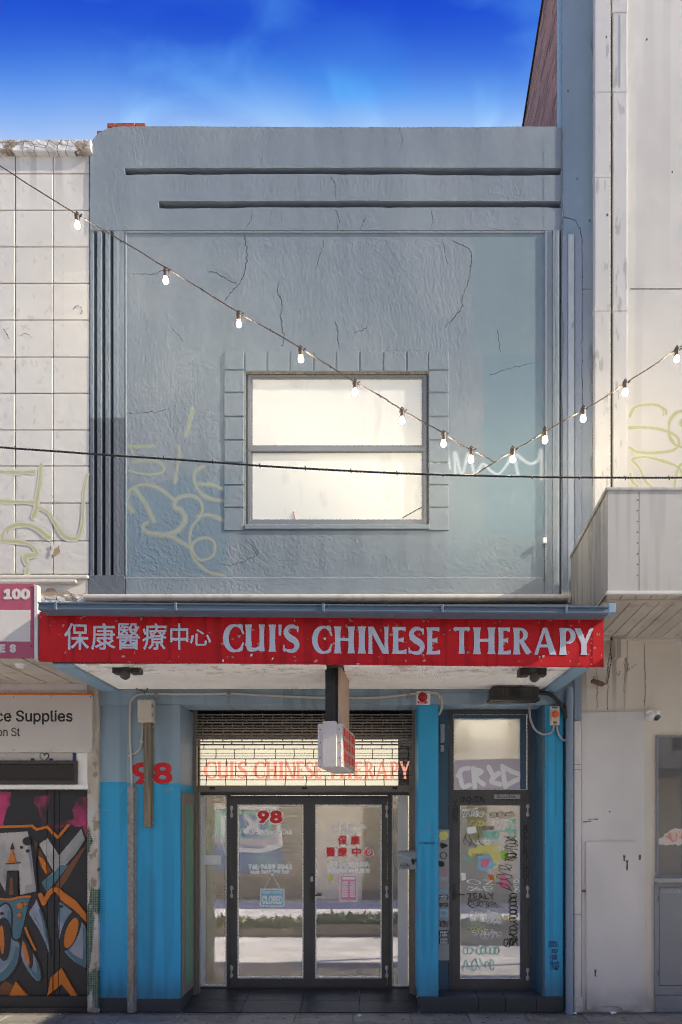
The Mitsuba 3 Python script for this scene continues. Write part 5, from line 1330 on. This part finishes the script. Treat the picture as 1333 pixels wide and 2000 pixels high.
# under the canopy
put(G, 'stub_beam', pbox(1203, 1225, 1247, 1284, -.10, .023, .004, Y=0.0), 'm_lower_wall')
for i, (pts, w) in enumerate((([(1196, 1250), (1194, 1275), (1191, 1290), (1190, 1315), (1188, 1333)], 2.6), ([(1200, 1285), (1222, 1286), (1226, 1280)], 2.4), ([(1224, 1284), (1229, 1300), (1226, 1312)], 2.0), ([(1226, 1308), (1238, 1301), (1250, 1294)], 1.4), ([(1206, 1312), (1210, 1318), (1214, 1309)], 1.6), ([(1189, 1330), (1189, 1360), (1189, 1388)], 1.5), ([(1168, 1305), (1168.5, 1345), (1169, 1385)], 1.3), ([(1222, 1290), (1222, 1340), (1222, 1388)], 1.0), ([(1261, 1253), (1262, 1320), (1261, 1390)], 1.2))):
    crack(pts, w, 950 + i, y0=.0215, holder=G, mat='m_rust')
db = thing('dangling_bracket', 'small rusty light fitting dangling crooked on the cream wall beside the red sign', 'bracket')
mm = box(-.065, .065, -.03, .03, -.018, .018, .004); mm.apply_transform(trimesh.transformations.rotation_matrix(math.radians(19), [0, 1, 0])); mm.apply_translation(at(1168, 1333, -.05))
put(db, 'body', mm, 'm_rust')
put(db, 'wire', cat(tube([at(u, v, -.03) for u, v in spline([(1180, 1338), (1187, 1333), (1190, 1318), (1193, 1300), (1196, 1280)], 5)], .004, 6), tube([at(u, v, -.04) for u, v in ((1160, 1328), (1161, 1320), (1164, 1324))], .003, 5)), 'm_cable_black')
put(G, 'panel', prism(P([(1137, 1391), (1260, 1389), (1260.5, 1978), (1137, 1978)]), .008, .0245), 'm_lower_wall', label='pale flat panel covering the wall beside the window')
bp = Polygon([(1145, 1644), (1247, 1643), (1248, 1960), (1241, 1963), (1235, 1973), (1217, 1974), (1214, 1968), (1205, 1965), (1180, 1964), (1166, 1967), (1160, 1973), (1146, 1972)])
put(G, 'panel', prism(tomap(bp), -.012, .0075), 'm_lower_wall', label='lower wall panel with a broken ragged bottom edge')
for i, (u, v, a, b) in enumerate(((1219, 1676, 2, 6), (1225, 1688, 1.4, 8), (1251, 1675, 2, 5), (1225, 1697, 1.5, 3), (1163, 1900, 1.4, 7), (1140, 1740, 4, 2), (1192, 1585, 2, 1.4), (1148, 1605, 8, 1.2), (1160, 1600, 10, 1))):
    put(G, 'scuff', prism(tomap(ragged([(u - a, v - b), (u + a, v - b), (u + a, v + b), (u - a, v + b)], .8, 600 + i)), -.0145 if v > 1643 and u < 1247 else .0055, -.0125 if v > 1643 and u < 1247 else .0075), 'm_rust')
put(G, 'downpipe', cyl([X(1110.5), -.045, 0.0], [X(1110.5), -.045, Z(1345)], .038, 16), 'm_downpipe', smooth=40, label='round grey blue downpipe between the two shops')
for v in (1513, 1646, 1868): put(G, 'downpipe_collar', cyl([X(1110.5), -.045, Z(v + 3)], [X(1110.5), -.045, Z(v - 3)], .041, 16), 'm_downpipe', smooth=40)
put(G, 'gap', pbox(1118, 1122, 1300, 1978, .10, .2, Y=0.0), 'm_black')  # black box put in as the darkness between pipe and corner
put(G, 'downpipe', cat(pbox(1122.4, 1136, 1407.3, 1950, -.035, .02, .005, Y=0.0), pbox(1122, 1140, 1950, 1968, -.045, .02, .005, Y=0.0), pbox(1123, 1138, 1968, 1978, -.040, .02, .003, Y=0.0)), 'm_lower_wall', label='square cream downpipe at the corner')
put(G, 'pipe_joint', cat(pbox(1122, 1136.4, 1493, 1494, -.037, 0, Y=0.0), pbox(1122, 1136.4, 1503, 1504, -.037, 0, Y=0.0), pbox(1122, 1136.4, 1786, 1787, -.037, 0, Y=0.0)), 'm_joint')
# window, sill and cabinet at the right edge
wq = f'{G}__window'
labels[wq] = {'label': 'dark shop window at the right edge with a food picture'}
scene[wq] = mikit.ply(cat(fr(1283, 1560, 1436, 1716, 4, 4, 4, 6, .0, .02), pbox(1283.5, 1285, 1437, 1715, -.002, .001, Y=0.0)), 'm_cabinet')
put(wq, 'pane', pbox(1286, 1558, 1439, 1711, .010, .014, Y=0.0), 'm_glass')
put(wq, 'backing', pbox(1284, 1558, 1437, 1714, .0175, .0245, Y=0.0), 'm_backing')
scene['m_backing'] = pr((0.115, 0.115, 0.105), 0.7)
put(wq, 'picture', prism(tomap(ragged([(1288, 1641), (1298, 1634), (1312, 1621), (1340, 1616), (1420, 1622), (1420, 1650), (1290, 1650)], 2.5, 31)), .0155, .0172), 'm_sign_white')
put(wq, 'picture', prism(tomap(ragged([(1302, 1636), (1308, 1626), (1325, 1626), (1345, 1621), (1400, 1626), (1390, 1640), (1330, 1638), (1315, 1645)], 2.0, 32)), .0145, .0154), 'm_food')
scene['m_food'] = pr(proc(lambda p, n, uv: mix((0.55, 0.22, 0.18), (0.62, 0.45, 0.38), smoothstep(0.4, 0.6, noise(p.x * 60 + p.z * 20, p.z * 30, 1.0)))), 0.5)
put(G, 'sill', prism(P([(1280, 1715), (1560, 1716), (1560, 1721), (1280, 1723)]), -.06, .024), 'm_grey_panel')
put(G, 'cabinet', cat(fr(1280, 1500, 1724, 1943, 8, 8, 9, 17, .0, .02)), 'm_cabinet')
put(G, 'cabinet_door', pbox(1289, 1491, 1734, 1925, -.003, .02, .002, Y=0.0), 'm_cabinet')
put(G, 'cabinet_hinge', cat(*[pbox(1286.5, 1289.5, v, v + 12, -.008, -.001, .001, Y=0.0) for v in (1750, 1895)]), 'm_joint')
put(G, 'base', pbox(1281, 1600, 1945, 1978, .002, .0245, .004, Y=0.0), 'm_cabinet')
put(G, 'graffiti', prism(tomap(scribble(1292, 1328, 1737, 1744, 71, 9).buffer(.1)), -.006, -.0033), 'm_grey_panel')
cm = thing('security_camera', 'small white turret security camera on the cream wall above the right window', 'camera')
pc = at(1272, 1396, .024)
put(cm, 'base', lathe([(0, 0), (.062, 0), (.062, .02), (.055, .03), (0, .03)], pc, 'y', 24), 'm_white', smooth=35)
sp = trimesh.creation.icosphere(3, .052); sp.apply_translation(at(1279, 1397, -.045)); put(cm, 'ball', sp, 'm_white', smooth=True)
hd = lathe([(0, .046), (.034, .046), (.036, .050), (.026, .056), (0, .057)], [0, 0, 0], 'y', 20)
hd.apply_transform(trimesh.transformations.rotation_matrix(math.radians(38), [1, 0, 0])); hd.apply_transform(trimesh.transformations.rotation_matrix(math.radians(20), [0, 0, 1])); hd.apply_translation(at(1279, 1397, -.045))
put(cm, 'lens', hd, 'm_lens', smooth=35)
put(cm, 'hood', pbox(1266, 1292, 1387, 1391, -.075, .0, .006, Y=0.0), 'm_white')
scd = thing('wall_sensor', 'small white sensor clipped to the right pilaster of the blue wall', 'sensor')
put(scd, 'body', pbox(1062, 1068.5, 1049, 1060, -.05, -.023, .004, Y=0.0), 'm_white')
put(scd, 'wire', tube([at(u, v, -.026) for u, v in spline([(1065, 1059), (1064, 1075), (1064.5, 1100), (1064, 1135)], 5)], .003, 5), 'm_cable_black')

# ================================================================ FESTOON STRINGS AND CABLES
def yl(u): return -.80 - .06 * min(max(u, -100), 930) / 930.0
def yr(u): return -.86 - .04 * (u - 930) / 403.0


LEFT = [(-900, -270), (-500, 0), (-140, 236), (0, 323), (75, 372), (151, 418), (235, 468), (324, 522), (395, 565), (467, 610), (530, 645), (588, 680), (645, 715), (694, 746), (742, 772), (786, 800), (830, 825), (867, 846), (898, 866), (921, 878), (945, 890), (968, 903)]
RIGHT = [(926, 928), (950, 912), (968, 902), (1002, 880), (1034, 862), (1065, 843), (1104, 820), (1140, 800), (1184, 774), (1222, 748), (1275, 714), (1323, 681), (1400, 630), (1700, 420), (2100, 130)]
rr = random.Random(5)
jit = lambda: rr.uniform(-1.0, 1.0)
solo('light_string', tube([at(u, v + jit() * .6, yl(u)) for u, v in spline(LEFT, 4)], .0052, 8), 'm_cable_brown', 'brown festoon cable running down from the upper left corner across the window', 'cable', smooth=True)
solo('light_string', tube([at(u, v + jit() * .6, yr(u)) for u, v in spline(RIGHT, 4)], .0052, 8), 'm_cable_brown', 'brown festoon cable rising from the black cable to the right edge', 'cable', smooth=True)
put('light_string', 'tie', cat(*[tube([at(u - 2, v - 4, yl(u)), at(u, v, yl(u) - .008), at(u + 2, v + 3, yl(u))], .004, 5) for u, v in ((235, 470), (395, 566), (530, 646), (645, 716), (742, 773), (830, 826))]), 'm_cable_black')
CB = [(-900, 800), (-140, 858), (0, 873), (110, 881), (220, 889), (330, 896), (440, 904), (520, 910), (640, 917), (760, 923), (870, 927), (930, 928.5), (1060, 931), (1200, 932.5), (1333, 932.5), (1450, 931), (2100, 915)]
bk = thing('overhead_cable', 'thick black cable stretched level across the whole front below the light strings', 'cable')
scene[bk] = mikit.ply(tube([at(u, v, -.86) for u, v in spline(CB, 5)], .0088, 8), 'm_cable_black', smooth=True)
put(bk, 'tie', cat(*[tube([at(u - 1, v - 4, -.86), at(u + 1, v, -.875), at(u, v + 4, -.86)], .005, 6) for u, v in ((30, 875), (222, 889), (320, 895), (416, 902), (508, 909), (597, 914), (686, 919), (776, 924), (866, 927), (1040, 931), (1132, 932), (1222, 933), (1308, 933))]), 'm_cable_black')
BULBS = [(151, 430, 'l', 'leftmost light bulb, in front of the cream panelled wall'), (324, 538, 'l', 'light bulb in front of the upper left of the blue wall'), (467, 623, 'l', 'light bulb above the top left corner of the window'), (588, 692, 'l', 'light bulb in front of the blocks over the window'), (694, 757, 'l', 'light bulb over the top edge of the window pane'), (786, 812, 'l', 'light bulb in front of the right side of the upper pane'), (867, 857, 'l', 'light bulb in front of the blocks right of the window'), (921, 888, 'l', 'light bulb just left of where the two strings meet'),
         (1002, 888, 'r', 'light bulb just right of where the two strings meet'), (1065, 850, 'r', 'light bulb in front of the right pilaster of the blue wall'), (1140, 808, 'r', 'light bulb left of the white downpipes'), (1222, 757, 'r', 'light bulb in front of the white wall beside the downpipes'), (1323, 692, 'r', 'rightmost light bulb, at the edge of the picture')]
BULB_RAD = 60.0
for u, v, sd, lab in BULBS:
    Y = yl(u) if sd == 'l' else yr(u)
    k = thing('light_bulb', lab, 'light bulb', 'lit bulbs on the festoon strings')
    s = (D + Y) / F
    c = at(u, v + 8.5, Y)
    r_ = 5.4 * s
    put(k, 'socket', lathe([(0, .25 * r_), (.60 * r_, .25 * r_), (.92 * r_, .6 * r_), (.95 * r_, .9 * r_), (.80 * r_, 1.05 * r_), (.86 * r_, 2.3 * r_), (1.05 * r_, 2.5 * r_), (.95 * r_, 3.1 * r_), (.4 * r_, 3.3 * r_), (0, 3.35 * r_)], c + [0, 0, .55 * r_], n=14), 'm_socket', smooth=35)
    put(k, 'clip', cat(tube([c + np.array([-.7 * r_, 0, 3.6 * r_]), c + np.array([-.1 * r_, -.01, 4.6 * r_]), c + np.array([.7 * r_, 0, 4.0 * r_])], .006, 5), cyl(c + [.8 * r_, 0, 3.3 * r_], c + [1.8 * r_, 0, 3.9 * r_], .006, 6)), 'm_cable_black')
    kk = numbered(f'{k}__globe')
    scene[kk] = {'type': 'sphere', 'center': [float(x) for x in c - [0, 0, .25 * r_]], 'radius': float(r_ * .98), 'bsdf': {'type': 'ref', 'id': 'm_white'},
                 'emitter': {'type': 'area', 'radiance': {'type': 'rgb', 'value': [BULB_RAD, BULB_RAD * .84, BULB_RAD * .56]}}}

# ================================================================ ACROSS THE STREET (seen in the glass)
O = thing('opposite_building', 'beige low shops across the street, seen only mirrored in the glass doors', 'building')
YO = -9.2
put(O, 'wall', box(-16, 16, YO - .4, YO, 0, 5.3), 'm_opposite')
put(O, 'base', box(-16, 16, YO, YO + .05, 0, .55), 'm_opposite_dark')
put(O, 'canopy', box(-16, 16, YO, YO + .9, 3.05, 3.20), 'm_opposite_dark')
put(O, 'shutter', box(-4.6, -1.5, YO, YO + .04, .56, 3.0), 'm_opposite_dark')
put(O, 'pillar', box(-1.45, -.1, YO, YO + .10, .0, 3.04), 'm_opposite')
put(O, 'shopfront', box(-.05, 3.0, YO, YO + .03, .56, 2.35), 'm_opposite_dark')
put(O, 'sign_panel', box(-.05, 3.0, YO, YO + .06, 2.36, 3.03), 'm_sign_white')


def opp(g, d=.07, sx=1.0): 
    out = []
    for p in polys(g):
        m = trimesh.creation.extrude_polygon(p, .006, engine='earcut'); v = m.vertices
        out.append(trimesh.Trimesh(np.stack([v[:, 0], YO + d - v[:, 2], v[:, 1]], 1), m.faces, process=False))
    return trimesh.util.concatenate(out)


def mirror_text(t, x0, x1, z0, z1, b=2):
    g = glyphs(t, False, b); a, bb, c, d = g.bounds
    return affinity.affine_transform(g, [-(x1 - x0) / (c - a), 0, 0, (z1 - z0) / (d - bb), x1 + a * (x1 - x0) / (c - a), z0 - bb * (z1 - z0) / (d - bb)])


for k, (a, b) in enumerate(((.1, 1.35), (1.5, 2.9))):
    put(O, 'shop_window', box(a, b, YO + .031, YO + .05, .62, 2.25, .01), 'm_backing')
for x in np.arange(-15.5, 16, 1.9): put(O, 'upper_window', box(x, x + 1.0, YO, YO + .03, 3.7, 4.7, .01), 'm_backing')
for z in np.arange(.6, 2.95, .11): put(O, 'shutter_rib', box(-4.58, -1.52, YO + .04, YO + .05, z, z + .02), 'm_opposite')
put(O, 'lettering', opp(mirror_text('XSTORE', .3, 1.75, 2.68, 2.92)), 'm_opposite_dark')
put(O, 'lettering', opp(mirror_text('POWER SOLUTIONS', .35, 1.6, 2.46, 2.58)), 'm_opposite_dark')
for mat, pts in (('m_mural_blue', [(-4.4, .7), (-2.1, .7), (-2.2, 1.3), (-4.3, 1.5)]), ('m_stripe_violet', [(-4.2, 1.5), (-2.3, 1.3), (-2.2, 1.7), (-4.0, 1.9)]), ('m_mint', [(-2.9, .8), (-2.2, .75), (-2.3, 1.2), (-2.8, 1.2)])):
    put(O, 'mural', opp(Polygon(pts), .055), mat)
put(O, 'mural', opp(Polygon([(-3.9, 1.6), (-2.5, 1.55), (-2.35, 2.25), (-3.9, 2.3)]), .058), 'm_mint')
put(O, 'mural', opp(Polygon([(-3.2, 1.6), (-2.6, 1.6), (-2.5, 2.2), (-3.3, 2.2)]), .061), 'm_mural_blue')
put(O, 'mural', opp(union_all([LineString(p).buffer(.06) for p in ([(-4.2, .75), (-4.3, 1.9), (-3.9, 2.4), (-2.3, 2.35), (-2.2, 1.4), (-2.7, 1.25), (-3.6, 1.3)], [(-3.7, 1.7), (-3.7, 2.15), (-3.4, 1.9), (-3.7, 1.8)], [(-2.7, 1.7), (-3.1, 2.15)], [(-3.1, 1.75), (-2.7, 2.1)], [(-2.9, 2.9), (-3.5, 2.9), (-3.0, 2.5), (-3.5, 2.5)], [(-2.5, 2.5), (-2.7, 2.7), (-2.5, 2.9), (-2.2, 2.7), (-2.5, 2.5)])]), .066), 'm_print_white')
for i, (x0, x1, l) in enumerate(((-6.0, -1.0, 'low planted bed in the street paving'), (-.95, 4.2, 'raised stone planter in the street paving'))):
    p_ = thing('planter', l + ', mirrored in the doors', 'planter')
    put(p_, 'trough', box(x0, x1, -3.85, -3.35, 0, .13 + .07 * i, .02), 'm_planter')
    r = np.random.default_rng(40 + i); n = 1300
    c = np.stack([r.uniform(x0 + .05, x1 - .05, n), r.uniform(-3.82, -3.38, n), .13 + .07 * i + r.uniform(0, .22, n) ** 1.3], 1)
    a, b = r.normal(size=(n, 3)), r.normal(size=(n, 3)); a *= .10 / np.linalg.norm(a, axis=1, keepdims=True); b *= .035 / np.linalg.norm(b, axis=1, keepdims=True)
    v = np.stack([c - a, c + b, c + a, c - b], 1).reshape(-1, 3); f = np.arange(n)[:, None] * 4
    put(p_, 'foliage', trimesh.Trimesh(v, np.vstack([f + [0, 1, 2], f + [0, 2, 3]]), process=False), 'm_leaf_two', stuff=True)
scene['m_leaf_two'] = two(pr((0.06, 0.10, 0.035), 0.6))
V = thing('street_verandah', 'added unseen verandah that keeps the sun off the lower fronts and pavement', 'verandah')  # unseen roof added to block the sun coming from the right
put(V, 'roof', box(3.05, 16, -2.5, YR - .013, zb2 - .03, zb2 + .06), 'm_offwhite')
for x in (4.4, 8, 12): put(V, 'post', cyl([x, -2.35, 0], [x, -2.35, zb2 - .03], .05, 12), 'm_downpipe', smooth=40)

# backlit transom panel and letters, then the lamps added behind the glass
lit(tl, (0.140, 0.128, 0.095))
for k in [k for k in scene if k.startswith(tk + '__letter')]:
    lit(k, (0.150, 0.075, 0.052))
lit(added_room_lamp, (2.7, 2.55, 2.15))
lit(added_hall_lamp, (5.0, 4.8, 4.2))
